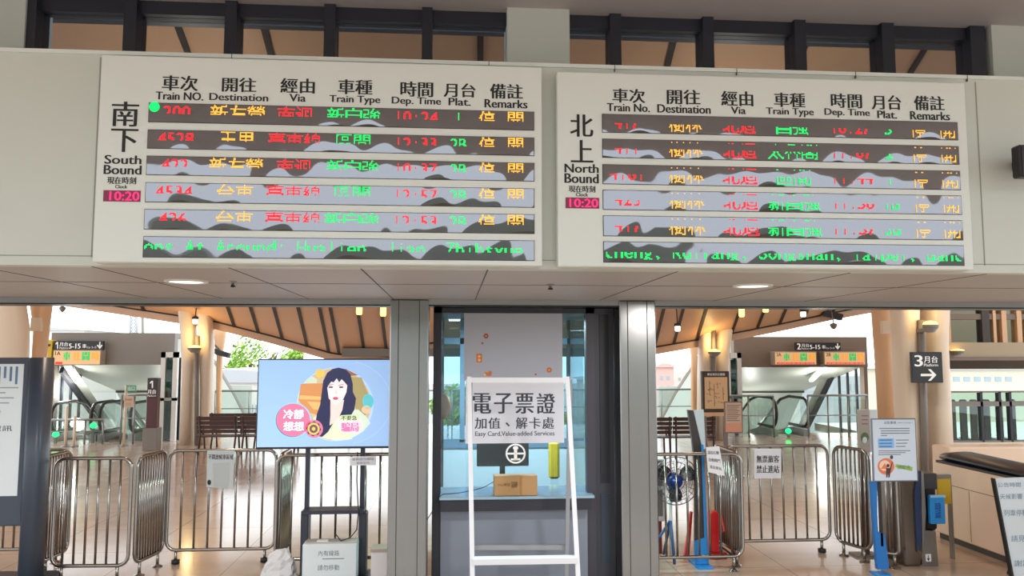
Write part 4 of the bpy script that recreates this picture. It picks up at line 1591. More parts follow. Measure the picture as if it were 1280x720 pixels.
# platform 1 totem
tt = thing('platform_totem', 'maroon and black totem numbered 1 beside the grey hut', 'sign', (X_at(189, 19.5), 19.5, 0))
a, b = X_at(183, 19.5, 1), X_at(196, 19.5, 1)
z1_, z2_, z3_ = P(189, 535, 19.5).z, P(189, 497, 19.5).z, P(189, 472.5, 19.5).z
MB().bbox(a - .05, b + .05, 19.45, 19.75, 0, z1_, M_HUT, .01).build('base', tt)
MB().bbox(a, b, 19.5, 19.7, z1_, z2_, mat('maroon_panel', (82, 38, 42), .4), .005).build('lower_panel', tt)
MB().bbox(a, b, 19.5, 19.7, z2_, z3_, mat('totem_brown', (46, 32, 32), .4), .005).build('upper_panel', tt)
MB().one(187.3, 476, 191.3, 485, 19.497, M_WHITEINK).text('月台', 184.5, 487, 195, 492.5, 19.497, M_WHITEINK, .03).text('Platform', 184.5, 493.5, 195, 496, 19.497, M_WHITEINK).build('lettering', tt)

# platform 3 sign hung by the right columns
p3 = thing('platform_sign', 'black square sign reading platform 3 with a white arrow on the columns', 'sign', P(1159, 459, 12.2))
MB().pbox(1140, 440, 1178.5, 478.5, 12.2, .06, M_SIGNBLACK, b=.006).build('board', p3)
mb = MB()
y3 = 12.197
mb.text('3', 1143.5, 444, 1153, 458, y3, M_WHITEINK, .03)
mb.text('月台', 1155, 445, 1172, 453.5, y3, M_WHITEINK, .02)
mb.text('Platform', 1155, 454.5, 1172.5, 458, y3, M_WHITEINK, .01)
mb.rect(1151, 467.2, 1168, 470.2, y3, M_WHITEINK)
mb.flat([(1160, 461.5), (1163.5, 461.5), (1170.5, 468.7), (1163.5, 476), (1160, 476), (1166.5, 468.7)], y3 - .0006, M_WHITEINK)
mb.build('lettering', p3)
MB().box(P(1157, 460, 12.2).x, P(1161, 460, 12.2).x, 12.26, 12.62, P(1159, 462, 12.2).z, P(1159, 456, 12.2).z, M_HUT).build('bracket', p3)

# ------------------------------------------------------------------ benches
def bench(x0, x1, Y, label, back=.88, grp='brown metal benches in the hall'):
    o = thing('bench', label, 'bench', ((x0 + x1) / 2, Y, 0), grp)
    m = M_BROWNMETAL
    zs_ = .42
    se = MB()
    for k in range(5):
        se.box(x0, x1, Y + .0 + .09 * k, Y + .07 + .09 * k, zs_ - .03, zs_, m)
    se.build('seat', o)
    bk = MB()
    for k in range(4):
        bk.box(x0, x1, Y + .02 - .02 * k, Y + .045 - .02 * k, zs_ + .06 + k * .1, zs_ + .145 + k * .1, m)
    bk.build('backrest', o)
    n = max(2, int((x1 - x0) / .75) + 1)
    for k in range(n):
        x = x0 + .06 + (x1 - x0 - .12) * k / (n - 1)
        MB().tube([(x, Y - .05, 0), (x + .02, Y + .02, zs_), (x, Y - .04, back)], .022, m, 8).build('leg', o)
        MB().tube([(x, Y + .46, 0), (x - .02, Y + .42, zs_)], .022, m, 8).build('leg', o)
    for x in (x0 + .02, x1 - .02):
        MB().tube([(x, Y + .42, zs_), (x, Y + .44, zs_ + .2), (x, Y + .02, zs_ + .22)], .02, m, 8).build('armrest', o)
    return o


bench(X_at(246, 18.6, .7), X_at(297, 18.6, .7), 18.6, 'nearest brown slatted bench beside the pair of cream columns')
bench(X_at(262, 19.6, .7), X_at(322, 19.6, .7), 19.6, 'second brown slatted bench behind the one at the cream columns')
bench(X_at(300, 18.6, .7), X_at(372, 18.6, .7), 18.6, 'brown slatted bench partly hidden behind the television')
bench(X_at(800, 17.6, .7), X_at(840, 17.6, .7), 17.6, 'brown slatted bench right behind the steel pillar by the fan')
bench(X_at(841, 17.6, .7), X_at(894, 17.6, .7), 17.6, 'brown slatted bench under the map board')

# ------------------------------------------------------------------ hall railings (glass with posts)
def railing(xa, xb, Y, z, label, posts, m=M_RAILGLASS):
    o = thing('glass_railing', label, 'railing', ((xa + xb) / 2, Y, 0), 'glass railings along the hall edge')
    MB().box(xa, xb, Y - .012, Y + .012, .08, z - .02, m).build('glass', o)
    MB().tube([(xa, Y, z), (xb, Y, z)], .03, M_ALU, 8).build('top_rail', o)
    MB().tube([(xa, Y, z * .52), (xb, Y, z * .52)], .015, M_ALU, 8).build('middle_rail', o)
    for k in range(posts):
        x = xa + (xb - xa) * k / max(1, posts - 1)
        MB().tube([(x, Y, 0), (x, Y, z)], .025, M_ALU, 8).build('post', o)
    return o


railing(X_at(200, 24.8), X_at(226, 24.8), 24.8, 1.15, 'glass railing between the grey hut and the cream columns', 3)
railing(X_at(268, 25.2), X_at(560, 25.2), 25.2, 1.15, 'long glass railing behind the television and benches', 8)
railing(X_at(565, 25.2), X_at(870, 25.2), 25.2, 1.15, 'long glass railing behind the ticket booth and fan', 8)
railing(X_at(905, 21.2), X_at(968, 21.2), 21.2, 1.15, 'glass railing left of the platform 2 escalator', 3)
railing(X_at(1011, 21.2), X_at(1086, 21.2), 21.2, 1.15, 'glass railing right of the platform 2 escalator', 4)
railing(X_at(60, 21.0), X_at(128, 21.0), 21.0, .62, 'low glass railing before the platform 1 escalators', 4)
railing(X_at(150, 21.0), X_at(182, 21.0), 21.0, 1.25, 'glass railing beside the platform 1 totem', 3)
# steel posts and a small notice before the left hut
for px, top, lb in ((84, 507, 'taller steel post before the platform 1 escalators'), (94, 520, 'shorter steel post before the platform 1 escalators'), (158, 481, 'pale post carrying the beige notice beside the platform 1 hut')):
    Yp = 20.4
    p = P(px, top, Yp)
    o = thing('steel_post', lb, 'post', (p.x, Yp, 0))
    MB().tube([(p.x, Yp, 0), (p.x, Yp, p.z)], .035, M_CREAM, 10).build('pole', o)
    MB().lathe([(.1, 0), (.1, .02), (.04, .03)], (p.x, Yp, 0.001), M_ALU, 14).build('base', o)
notice('post_notice', 'beige notice board on the pale post beside the grey hut', 'notice', [(155, 495.5), (166.5, 495.5), (166.5, 509), (155, 509)], 20.33, [('請勿奔跑', .1, .2, .9, .4), ('小心', .2, .55, .8, .85)],
       ink=mat('brown_ink', (120, 90, 70), .7), m=mat('beige_sheet', (206, 176, 150), .6), t=.02, bold=0)
notice('exit_sign', 'small green sign above the beige notice in the grey hut', 'sign', [(158, 481.5), (170, 481.5), (170, 489.5), (158, 489.5)], 20.33, [('出口', .15, .2, .85, .8)],
       ink=M_WHITEINK, m=mat('sign_green', (90, 150, 126), .4, emit=.1), t=.03, bold=0)
# lift glass tower between the hut and the columns
def lift(px0, px1, top, Y, label):
    a, b = X_at(px0, Y, 1), X_at(px1, Y, 1)
    z = P((px0 + px1) / 2, top, Y).z
    o = thing('lift_tower', label, 'lift', ((a + b) / 2, Y, 0))
    f = MB()
    for x in (a, b - .12):
        f.box(x, x + .12, Y, Y + .12, 0, z, M_WHITEPLA)
        f.box(x, x + .12, Y + .3, Y + .42, 0, z, M_DARK)
    f.box(a, b, Y, Y + .42, z - .15, z, M_WHITEPLA)
    f.box(a, b, Y, Y + .1, z * .45, z * .45 + .08, M_ALU)
    f.build('frame', o)
    MB().box(a + .12, b - .12, Y + .04, Y + .06, .05, z - .15, M_HALLGLASS).build('glass', o)
    MB().box(a + .13, a + .3, Y + .1, Y + .3, .05, z - .2, M_DARK).build('door', o)
    return o


lift(199, 220, 440, 21.5, 'white framed glass lift right of the grey hut')
lift(909, 928, 441, 21.5, 'white framed glass lift left of the brown hut')

# ------------------------------------------------------------------ right hall: map board and notice stand
YM = 16.5
mp = thing('map_board', 'upright station map board with a dark frame before the cream columns', 'map', (X_at(895, YM), YM, 0))
MB().pbox(878, 464, 912, 516, YM, .12, mat('map_frame', (60, 44, 38), .5), b=.008).build('frame', mp)
mb = MB().pbox(881, 471.5, 909.5, 511, YM - .004, .006, mat('map_sheet', (222, 184, 140), .6))
ms = mb.build('map_sheet', mp)
mb = MB()
random.seed(11)
ym = YM - .0055
for pts in ([(893, 480), (893, 508)], [(887, 476), (887, 494)], [(884, 487), (893, 487)], [(893, 492), (899, 492)], [(904, 484), (904, 500)], [(884, 501), (890, 501)], [(900, 503), (907, 503)], [(897, 478), (897, 486)]):
    (ax, ay), (bx, by) = pts
    if ax == bx:
        mb.rect(ax - .3, ay, ax + .3, by, ym, M_SEAM)
    else:
        mb.rect(ax, ay - .3, bx, ay + .3, ym, M_SEAM)
for _ in range(16):
    x, y = random.uniform(883, 906), random.uniform(478, 508)
    mb.rect(x, y, x + 1.6, y + .9, ym, M_HUTBROWN)
mb.text('車站資訊位置圖', 884, 466.5, 906, 469.5, YM - .0065, M_WHITEINK)
mb.build('lettering', ms)
a, b = X_at(880, YM, .3), X_at(911, YM, .3)
for x in (a, b - .08):
    MB().box(x, x + .08, YM + .03, YM + .11, 0, P(890, 514, YM).z, M_HUT).build('leg', mp)
MB().box(a + .0, b, YM - .02, YM + .16, P(890, 520, YM).z, P(890, 515.5, YM).z, M_TAN).build('ledge', mp)

YN_ = 14.5
nsd = thing('notice_stand', 'brown notice on a pole stand right of the map board', 'notice stand', (X_at(917, YN_), YN_, 0))
MB().pbox(905.5, 502, 928.5, 541.5, YN_, .03, mat('notice_frame', (128, 104, 88), .5), b=.005).build('frame', nsd)
mb = MB().pbox(907, 503.5, 927, 540, YN_ - .003, .005, mat('notice_sheet', (196, 168, 150), .6)).pbox(907, 529, 927, 540, YN_ - .0045, .004, mat('notice_sheet_low', (206, 146, 120), .6))
sh_ = mb.build('sheet', nsd)
mb = MB()
for i in range(9):
    mb.rect(908.5, 506 + i * 2.4, 925.5 - (i * 37 % 5), 507 + i * 2.4, YN_ - .006, M_HUTBROWN)
mb.build('lettering', sh_)
x = X_at(917, YN_ + .05, .5)
MB().tube([(x, YN_ + .05, .02), (x, YN_ + .05, 1.5)], .025, M_ALU, 10).build('pole', nsd)
MB().lathe([(.2, 0), (.2, .02), (.05, .03)], (x, YN_ + .05, 0.001), M_ALU, 18).build('base', nsd)

# ------------------------------------------------------------------ objects behind the right barriers
# standing fan
YFN = 8.62
fc = P(845, 601, YFN)
fan = thing('standing_fan', 'grey standing fan with a blue hub behind the right barrier', 'fan', (fc.x, YFN, 0))
R = P(845, 571, YFN).z - fc.z
cg = MB()
M_WIRE = mat('fan_wire', (120, 120, 126), .35, .8)
for rr, dy in ((1, 0), (.78, -.05), (.52, -.075), (.28, -.08), (.78, .06), (.5, .08)):
    cg.tube([(fc.x + R * rr * math.cos(a), YFN + dy, fc.z + R * rr * math.sin(a)) for a in [2 * math.pi * k / 40 for k in range(40)]], .006 if rr == 1 else .003, M_WIRE, 6, closed=True)
for k in range(28):
    a = 2 * math.pi * k / 28
    cs, sn = math.cos(a), math.sin(a)
    cg.tube([(fc.x + R * r_ * cs, YFN + dy, fc.z + R * r_ * sn) for r_, dy in ((.12, -.082), (.5, -.077), (.8, -.05), (1, 0), (.8, .06), (.5, .08))], .002, M_WIRE, 4)
cg.build('cage', fan)
bl = MB()
M_BLADE = mat('fan_blade', (44, 46, 54), .3)
for k in range(3):
    a0 = k * 2.094 + .5
    vs, fs = [], []
    for i in range(8):
        r_ = R * (.15 + .75 * i / 7)
        wdt = .16 + .38 * math.sin(math.pi * (.15 + .75 * i / 7))
        for j, da in enumerate((-wdt, 0, wdt)):
            vs.append((fc.x + r_ * math.cos(a0 + da), YFN + .01 + (j - 1) * .025, fc.z + r_ * math.sin(a0 + da)))
    for i in range(7):
        for j in range(2):
            q = i * 3 + j
            fs.append((q, q + 1, q + 4, q + 3))
    bl.add(vs, fs, M_BLADE, True)
bl.build('blades', fan)
M_FANBLUE = mat('fan_blue', (32, 66, 150), .35)
MB().lathe([(.02, -.1), (.07, -.085), (.085, 0), (.085, .14), (.05, .2)], (fc.x - .02, YFN, fc.z), M_FANBLUE, 18, axis=1).build('motor', fan)
MB().tube([(fc.x - .03, YFN + .1, fc.z - .05), (fc.x - .04, YFN + .1, .75)], [.03, .022], mat('fan_pole_blue', (70, 130, 160), .35), 10).tube([(fc.x - .04, YFN + .1, .75), (fc.x - .04, YFN + .1, .05)], .02, M_WHITEPLA, 10).build('pole', fan)
for an in (95, 180, 265):
    a = math.radians(an)
    MB().tube([(fc.x - .04, YFN + .1, .45), (fc.x - .04 + .3 * math.cos(a), YFN + .1 + .22 * math.sin(a), .025)], .016, mat('fan_leg_blue', (40, 84, 140), .4), 8).build('leg', fan)
# white panel unit behind the fan (air cooler)
ac = thing('air_cooler', 'pale louvred cooler unit behind the fan beside the steel pillar', 'cooler', (X_at(818, 9.0), 9.0, 0))
a, b = X_at(806, 9.0, .8), X_at(831, 9.0, .8)
z0_, z1_ = P(820, 652, 9.0).z, P(820, 573, 9.0).z
MB().bbox(a, b, 9.0, 9.4, z0_, z1_, M_WHITEPLA, .012).build('body', ac)
gr = MB()
for k in range(2):
    za, zb2 = z0_ + .06 + k * (z1_ - z0_) * .48, z0_ + .02 + (k + 1) * (z1_ - z0_) * .47
    gr.box(a + .03, b - .03, 8.996, 9.01, za, zb2, M_HUT)
gr.build('grille', ac)
for x in (a + .03, b - .06):
    MB().box(x, x + .03, 9.05, 9.3, 0, z0_, mat('dark_red', (128, 26, 34), .4)).build('leg', ac)

# blue backed sign board on its stand
def leaning(name, label, prof, Y, th, m, parent=None, nm=None):
    w = [P(*q, Y) for q in prof]
    mbx = MB().prism([(v.x, max(0, v.z)) for v in w], Y, Y + th, m)
    return mbx.build(nm, parent)


YBS = 8.5
bsd = thing('board_stand', 'tall board stand with black spine and blue edge behind the right barrier', 'board stand', (X_at(870, YBS), YBS, 0))
leaning('', '', [(860, 512.5), (866.5, 513), (877.5, 560), (881, 672), (869, 676), (869, 585), (866, 556)], YBS, .05, mat('board_spine', (52, 44, 44), .4), bsd, 'spine')
leaning('', '', [(867, 513), (879.5, 512), (882, 560), (880, 562), (878, 560)], YBS + .02, .03, mat('board_pale_face', (196, 212, 218), .4), bsd, 'board')
leaning('', '', [(876.5, 555), (879.5, 556), (886, 700), (886, 705), (869, 705), (869, 676), (880.5, 672)], YBS - .01, .05, M_BLUE, bsd, 'blue_panel')
a_, b_ = X_at(868, YBS, 0), X_at(887, YBS, 0)
MB().box(a_, b_, YBS - .14, YBS + .22, 0, .02, M_BLUE).build('base', bsd)
# red folding sign seen from the side
YRS = 8.78
rs = thing('folding_sign', 'red folding floor sign behind the right barrier beside the blue board', 'sign', (X_at(876, YRS), YRS, 0))
leaning('', '', [(863.5, 640), (866, 640), (862, 693), (861, 715), (855, 715), (857, 690)], YRS, .05, M_RED, rs, 'rear_panel')
a_, b_ = X_at(888, YRS, .5), X_at(899, YRS, .5)
z1_ = P(893, 640, YRS).z
fr_ = MB()
fr_.bbox(a_, b_, YRS, YRS + .12, .06, z1_, M_RED, .015)
fr_.build('front_panel', rs)
MB().tube([(b_ + .01, YRS - .02, z1_ - .02), (b_ + .05, YRS - .02, z1_ * .6), (b_ + .02, YRS - .02, .3)], .012, M_RED, 8).build('strap', rs)
MB().bbox(a_ - .02, b_ + .08, YRS - .03, YRS + .15, 0, .07, mat('deep_red', (160, 18, 26), .4), .012).build('foot', rs)
tag(MB().tube([P(902, 684, YRS), P(908, 688, YRS), P(915, 694, YRS - .1), P(920, 697, YRS - .1)], .012, M_BLACK, 8).build('rubber_hose'), 'short dark hose lying behind the corner of the right barrier', 'hose')

# ------------------------------------------------------------------ standing poster with its blue stand
YP = 7.93
ps = thing('poster_stand', 'white notice poster with an orange roundel on a blue stand by the gates', 'poster stand', (X_at(1110, YP), YP, 0))
mb = MB().pbox(1090.5, 523, 1146.5, 602, YP, .02, mat('poster_frame', (120, 124, 132), .35, .5), b=.004)
mb.build('frame', ps)
M_PO = mat('poster_white', (206, 218, 232), .4)
pp = MB().pbox(1092, 524.5, 1145, 600.5, YP - .003, .004, M_PO).build('poster', ps)
mb = MB()
yp = YP - .0045
mb.text('公告事項', 1105, 526.5, 1120, 530, yp, M_SLATEINK, .01)
mb.text('Notice to passengers', 1122, 527.5, 1140, 529.5, yp, M_PENCIL)
for i in range(4):
    mb.rect(1101 - (0 if i else 2), 535 + i * 3.0, 1137 - (28 if i == 3 else 0), 536.1 + i * 3.0, yp, M_PENCIL)
mb.rect(1097.5, 548, 1117.5, 560, yp, mat('poster_blue', (136, 186, 234), .5))
for i in range(3):
    mb.rect(1099, 549.5 + i * 4, 1115, 550.8 + i * 4, yp - .0006, mat('poster_blue_ink', (60, 110, 170), .5))
    mb.rect(1120, 549.5 + i * 4, 1136 - i * 2, 550.6 + i * 4, yp, M_PENCIL)
for i in range(3):
    mb.rect(1098, 563 + i * 2.4, 1138 - i * 6, 564 + i * 2.4, yp, M_PENCIL)
mb.flat(circle(1107.5, 583, 10.4, 10.4, 32), yp, mat('roundel_orange', (222, 124, 84), .5))
mb.flat(circle(1106, 582, 6.6, 6.6, 28), yp - .0005, mat('roundel_pale', (238, 206, 180), .5))
mb.flat([(1101, 586), (1106, 579), (1110, 586)], yp - .0008, MATS['roundel_orange'])
M_FIG = mat('figure_dark', (74, 44, 48), .5)
mb.flat(circle(1110, 582, 2.0, 2.2, 14), yp - .001, M_FIG)
mb.flat([(1107.5, 585), (1112.5, 585), (1115, 577), (1116, 577.5), (1113.5, 588), (1112, 597), (1110.5, 597), (1110, 591), (1109.3, 597), (1107.8, 597)], yp - .001, M_FIG)
mb.flat(circle(1114.5, 571.5, 2.0, 2.5, 14), yp - .001, M_SLATEINK)
mb.flat([(1120, 580), (1141, 584), (1140, 589), (1119, 584)], yp, mat('green_splash', (150, 190, 90), .5))
mb.text('請配合', 1122, 581.5, 1138, 586.5, yp - .0006, M_SLATEINK)
mb.build('print', pp)
YPB = YP + .06
leaning('', '', [(1089, 602), (1096.5, 602), (1097, 664), (1106, 668), (1111, 706), (1111, 712), (1097, 712), (1093, 660)], YPB, .05, mat('deep_blue_board', (28, 110, 184), .45), ps, 'blue_panel')
MB().box(X_at(1098, YPB, 1), X_at(1101, YPB, 1), YPB, YPB + .03, .3, 1.6, M_BLACK).build('post', ps)
a_, b_ = X_at(1094, YPB, 0), X_at(1112, YPB, 0)
MB().box(a_, b_, YPB - .05, YPB + .12, 0, .02, M_BLUE).build('base', ps)
# grey leaflet stand behind
YLS = 8.75
lf = thing('leaflet_stand', 'slim grey leaflet stand with a green roundel behind the white poster', 'stand', (X_at(1082, YLS), YLS, 0))
MB().pbox(1074.5, 512, 1087.5, 565, YLS, .05, mat('leaflet_grey', (168, 158, 148), .5), b=.006).build('board', lf)
MB().pbox(1087.5, 512, 1098, 565, YLS + .01, .03, mat('leaflet_white', (214, 218, 222), .5), b=.004).build('side_board', lf)
mb = MB()
for i in range(3):
    mb.rect(1077, 519 + i * 5, 1085, 520.5 + i * 5, YLS - .002, mat('faint_red', (150, 100, 96), .6))
mb.flat(circle(1081, 547, 5, 6.5, 20), YLS - .002, mat('leaf_green', (90, 110, 70), .6))
mb.flat(circle(1081, 550, 3, 4, 16), YLS - .003, mat('leaflet_white', (214, 218, 222), .5))
mb.build('print', lf)
x = X_at(1082, YLS, .4)
MB().box(x - .04, x + .04, YLS + .005, YLS + .045, .02, P(1082, 565, YLS).z + .01, mat('stand_brown', (90, 70, 60), .5)).build('post', lf)
MB().box(x - .14, x + .14, YLS - .05, YLS + .15, 0, .02, M_HUT).build('base', lf)

# ------------------------------------------------------------------ ticket gate post with card reader
YG = 8.3
gp = thing('gate_post', 'steel gate post with a dark card reader and blue cards', 'ticket gate', (X_at(1150, YG), YG, 0))
a_, b_ = X_at(1128, YG, .6), X_at(1152, YG, .6)
zt_ = P(1140, 590, YG).z
MB().bbox(a_, b_, YG, YG + .45, 0, zt_, mat('gate_bronze_steel', (120, 108, 98), .25, .9, var=.08, scale=4, stretch=(8, 8, .5)), .02).build('cabinet', gp)
w = [P(*q, YG - .02) for q in ((1147, 588), (1153, 590), (1155.5, 640), (1150.5, 684), (1146.5, 690), (1143, 620))]
MB().prism([(v.x, v.z) for v in w], YG - .02, YG + .3, mat('navy_trim', (40, 56, 92), .35)).build('side_trim', gp)
w = [P(*q, YG - .01) for q in ((1150, 590), (1153, 589), (1156, 640), (1155, 660), (1152, 690), (1151, 640))]
MB().prism([(v.x, v.z) for v in w], YG - .03, YG + .3, M_ALU).build('edge_strip', gp)
w = [P(*q, YG + .02) for q in ((1155, 662), (1168, 664), (1172, 711), (1149, 711))]
MB().prism([(v.x, max(0.0, v.z)) for v in w], YG + .0, YG + .3, mat('gate_grey_steel', (150, 148, 144), .3, .8)).build('pedestal', gp)
MB().pbox(1155, 592, 1172, 664, YG + .03, .22, M_BLACK, b=.03).build('reader', gp)
mb = MB().pbox(1154.5, 592, 1172, 612, YG + .01, .2, mat('reader_hood', (58, 58, 62), .4), b=.01)
mb.build('reader_hood', gp)
MB().text('↓', 1159, 694, 1162, 701, YG - .002, M_INK, .02).rect(1157, 692.5, 1164, 702, YG - .0012, M_PAPER).build('label', gp)
bc = thing('blue_card_pad', 'bright blue notice card fixed on the front of the gate reader', 'card', P(1172, 638, YG - .03))
MB().pbox(1163, 620, 1181.5, 655, YG - .04, .05, M_BLUE, b=.004).build('card', bc)
MB().pbox(1163, 619, 1182, 622, YG - .042, .03, mat('pale_blue_edge', (150, 196, 230), .5)).build('top_edge', bc)
MB().text('票證', 1169, 628, 1176, 648, YG - .041, mat('navy_ink', (26, 84, 160), .5), .02).build('lettering', bc)
ys_ = thing('yellow_flap', 'yellow notice plate behind the gate card reader', 'notice', P(1179, 612, 8.55))
MB().pbox(1172, 598, 1189, 630, 8.55, .03, M_YEL, b=.004).build('plate', ys_)
MB().pbox(1171, 593.5, 1189, 598.5, 8.54, .06, M_HUT).build('clip', ys_)
MB().pbox(1187, 596, 1190, 632, 8.56, .05, M_HUT, z0=0).build('post', ys_)

# ------------------------------------------------------------------ long cream gate cabinets at right
gx = X_at(1168, 9.55, .9)
gc = thing('gate_cabinet', 'long cream gate cabinet with a black rounded top at the right edge', 'ticket gate', (gx + .3, 8.4, 0))
ztc = P(1166, 577, 9.6).z
cab = MB()
cab.bbox(gx, gx + .55, 6.9, 9.6, .07, ztc, mat('cream_gate_panel', (226, 200, 176), .3, var=.04, scale=2), .015)
for yy in (8.9, 8.1, 7.4):
    cab.box(gx - .002, gx, yy, yy + .006, .1, ztc - .25, M_SEAM)
cab.box(gx - .002, gx, 6.95, 9.55, ztc - .24, ztc - .234, M_SEAM)
cab.build('cabinet', gc)
MB().box(gx + .03, gx + .52, 6.95, 9.55, 0, .07, M_SEAM).build('plinth', gc)
tp = MB()
rings = []
for yy, hw, zz in ((9.75, .05, .03), (9.7, .14, .10), (9.4, .24, .15), (8.4, .26, .13), (6.9, .26, .10)):
    ring = []
    for k in range(16):
        an = 2 * math.pi * k / 16
        ring.append(Vector((gx + .30 + hw * math.cos(an), yy, ztc + zz * .5 + zz * .5 * math.sin(an))))
    rings.append(ring)
tp.sweep(rings, mat('gate_black_top', (34, 38, 50), .38))
tp.build('top_cover', gc)
MB().box(gx + .02, gx + .52, 6.9, 9.55, ztc, ztc + .03, M_BLACK).build('top_ledge', gc)
MB().box(gx - .012, gx, 8.25, 8.33, ztc - .5, ztc - .36, mat('lock_brass', (150, 120, 90), .3, .7)).build('lock', gc)
g2 = thing('gate_cabinet', 'low cream gate cabinet behind the black topped one', 'ticket gate', (gx + 1.2, 10.3, 0))
z_g2 = P(1230, 559, 10.6).z
MB().bbox(X_at(1186, 10.6, .9), X_at(1330, 10.6, .9), 10.6, 11.0, .06, z_g2, MATS['cream_gate_panel'], .02).build('cabinet', g2)
MB().box(X_at(1187, 10.6, .9), X_at(1329, 10.6, .9), 10.65, 10.95, 0, .06, M_SEAM).build('plinth', g2)
MB().box(X_at(1200, 10.6, .9), X_at(1216, 10.6, .9), 10.594, 10.60, z_g2 - .10, z_g2 - .07, M_HUTBROWN).build('vent', g2)

# handwritten board at the right edge
YHB = 7.4
hb = thing('writing_board', 'white handwritten announcement board leaning at the right picture edge', 'board', (X_at(1275, YHB), YHB, 0))
w = [P(*q, YHB) for q in ((1243, 598), (1312, 596), (1326, 742), (1270, 742))]
MB().prism([(v.x, max(v.z, 0.02)) for v in w], YHB, YHB + .025, mat('board_white', (206, 216, 222), .35)).build('board', hb)
w1, w2 = P(1243, 598, YHB), P(1270, 742, YHB)
MB().bar(w1 + Vector((-.008, .01, 0)), Vector((w2.x - .008, w2.y + .01, .0)), .016, .05, M_BLACK).build('edge', hb)
MB().bar(P(1300, 610, YHB + .03), Vector((P(1310, 720, YHB).x, YHB + .55, 0)), .03, .03, M_BLACK).build('rear_leg', hb)
mb = MB()
M_HAND = mat('marker_ink', (110, 134, 156), .6)
for body, x0, y0, x1, y1 in (('公告時間', 1247, 603, 1276, 609), ('天候影響', 1250, 617, 1278, 624), ('列車停駛', 1255, 637, 1285, 645), ('請見諒', 1264, 669, 1290, 677), ('謝謝', 1268, 700, 1288, 708)):
    mb.text(body, x0, y0, x1, y1, YHB - .002, M_HAND)
mb.build('lettering', hb)

# ------------------------------------------------------------------ mezzanine and shop front at right
YZ = 14.5
M_MEZ = mat('mezzanine_fascia', (168, 150, 122), .5)
mz = MB()
a_ = X_at(1180, YZ, 3)
zt1, zt0 = P(1230, 428, YZ).z, P(1230, 448, YZ).z
mz.box(a_, a_ + 8, YZ, YZ + 2.4, zt0, zt1, M_MEZ)
mz.box(a_, a_ + 8, YZ - .05, YZ, zt0 - .04, zt0 + .03, M_HUTBROWN)
mz.box(a_, a_ + 8, YZ + 2.2, YZ + 2.4, zt0 - .25, zt0, M_HUTBROWN)
mz.box(a_ + .6, a_ + 8, YZ + 2.2, YZ + 2.4, zt1 - .05, zt1 + 1.6, mat('mezzanine_back', (206, 194, 172), .6))
mz.box(a_, a_ + 8, YZ, YZ + .2, 0, P(1230, 553, YZ).z, M_CREAM)
struct(mz.build('wall_mezzanine'))
wn = MB()
zt2 = P(1230, 384, YZ).z
wn.box(a_, a_ + 8, YZ + .1, YZ + .25, P(1230, 399, YZ).z, P(1230, 392, YZ).z, M_HUTBROWN)
wn.box(a_, a_ + 8, YZ + .1, YZ + .25, zt2 + .3, zt2 + .5, M_HUTBROWN)
for px, wd, m in ((1187, .12, M_TAN), (1235, .16, M_SEAM), (1246, .06, M_TAN), (1258, .1, M_TAN), (1277, .1, M_TAN), (1290, .1, M_TAN)):
    x = X_at(px, YZ, 3.2)
    wn.box(x - wd / 2, x + wd / 2, YZ + .08, YZ + .26, zt1, zt2 + .4, m)
wo = struct(wn.build('window_3'))
MB().box(a_, a_ + 8, YZ + .15, YZ + .16, zt1, zt2 + .4, M_GLASS).build('pane', wo)
wn = MB()
z_b = P(1230, 553, YZ).z
for py, h_ in ((490, .03), (505, .09), (553, .06)):
    z = P(1230, py, YZ).z
    wn.box(a_, a_ + 8, YZ + .02, YZ + .14, z - h_ / 2, z + h_ / 2, M_HUT)
for px in (1226, 1249, 1262, 1300):
    x = X_at(px, YZ, 2)
    wn.box(x - .025, x + .025, YZ + .02, YZ + .12, z_b, P(1230, 490, YZ).z, M_DARK)
wo = struct(wn.build('window_4'))
MB().box(a_, a_ + 8, YZ + .07, YZ + .08, z_b, P(1230, 490, YZ).z, M_HALLGLASS).build('pane', wo)
# waiting room behind the glass
random.seed(5)
for i, px in enumerate((1192, 1206, 1219, 1235, 1251, 1267)):
    x = X_at(px, YZ + 1.2, .8)
    o = thing('waiting_chair', 'dark waiting chair behind the shop front glass at right', 'chair', (x, YZ + 1.2, 0), 'dark chairs behind the right shop front')
    MB().bbox(x - .085, x + .085, YZ + 1.2, YZ + 1.26, .5, 1.35, M_BLACK if i % 2 else M_BROWNMETAL, .03).build('backrest', o)
    MB().bbox(x - .09, x + .09, YZ + 1.2, YZ + 1.65, .46, .52, M_BLACK, .02).build('seat', o)
    for dx in (-.07, .07):
        MB().tube([(x + dx, YZ + 1.25, 0), (x + dx * .9, YZ + 1.25, .48)], .02, M_BLACK, 8).build('leg', o)
        MB().tube([(x + dx, YZ + 1.6, 0), (x + dx * .9, YZ + 1.6, .48)], .02, M_BLACK, 8).build('leg', o)
o = thing('upper_lamp', 'warm lamp on the mezzanine edge beside the thick columns', 'lamp', P(1197, 440, YZ - .1))
p = P(1197, 440, YZ - .1)
MB().lathe([(.06, -.06), (.12, 0), (.13, .03)], p, M_HUT, 14).build('housing', o)
MB().lathe([(.02, .06), (.11, .04), (.12, .03)], p, M_LAMP, 14).build('bulb', o)

# ------------------------------------------------------------------ small spotlights on the roof
def spot(px, py, Y, label, m, h=.16):
    p = P(px, py, Y)
    o = thing('roof_spotlight', label, 'lamp', p, 'small lamps under the roof')
    MB().lathe([(.05, -h / 2), (.065, -h * .3), (.065, h / 2)], p, m, 12).build('bulb', o)
    MB().lathe([(.08, 0), (.08, .06), (.03, .08)], p + Vector((0, 0, h / 2)), M_SEAM, 12).build('housing', o)
    MB().tube([p + Vector((0, 0, h / 2 + .06)), p + Vector((0, .3, 1.6))], .015, M_SEAM, 6).build('rod', o)


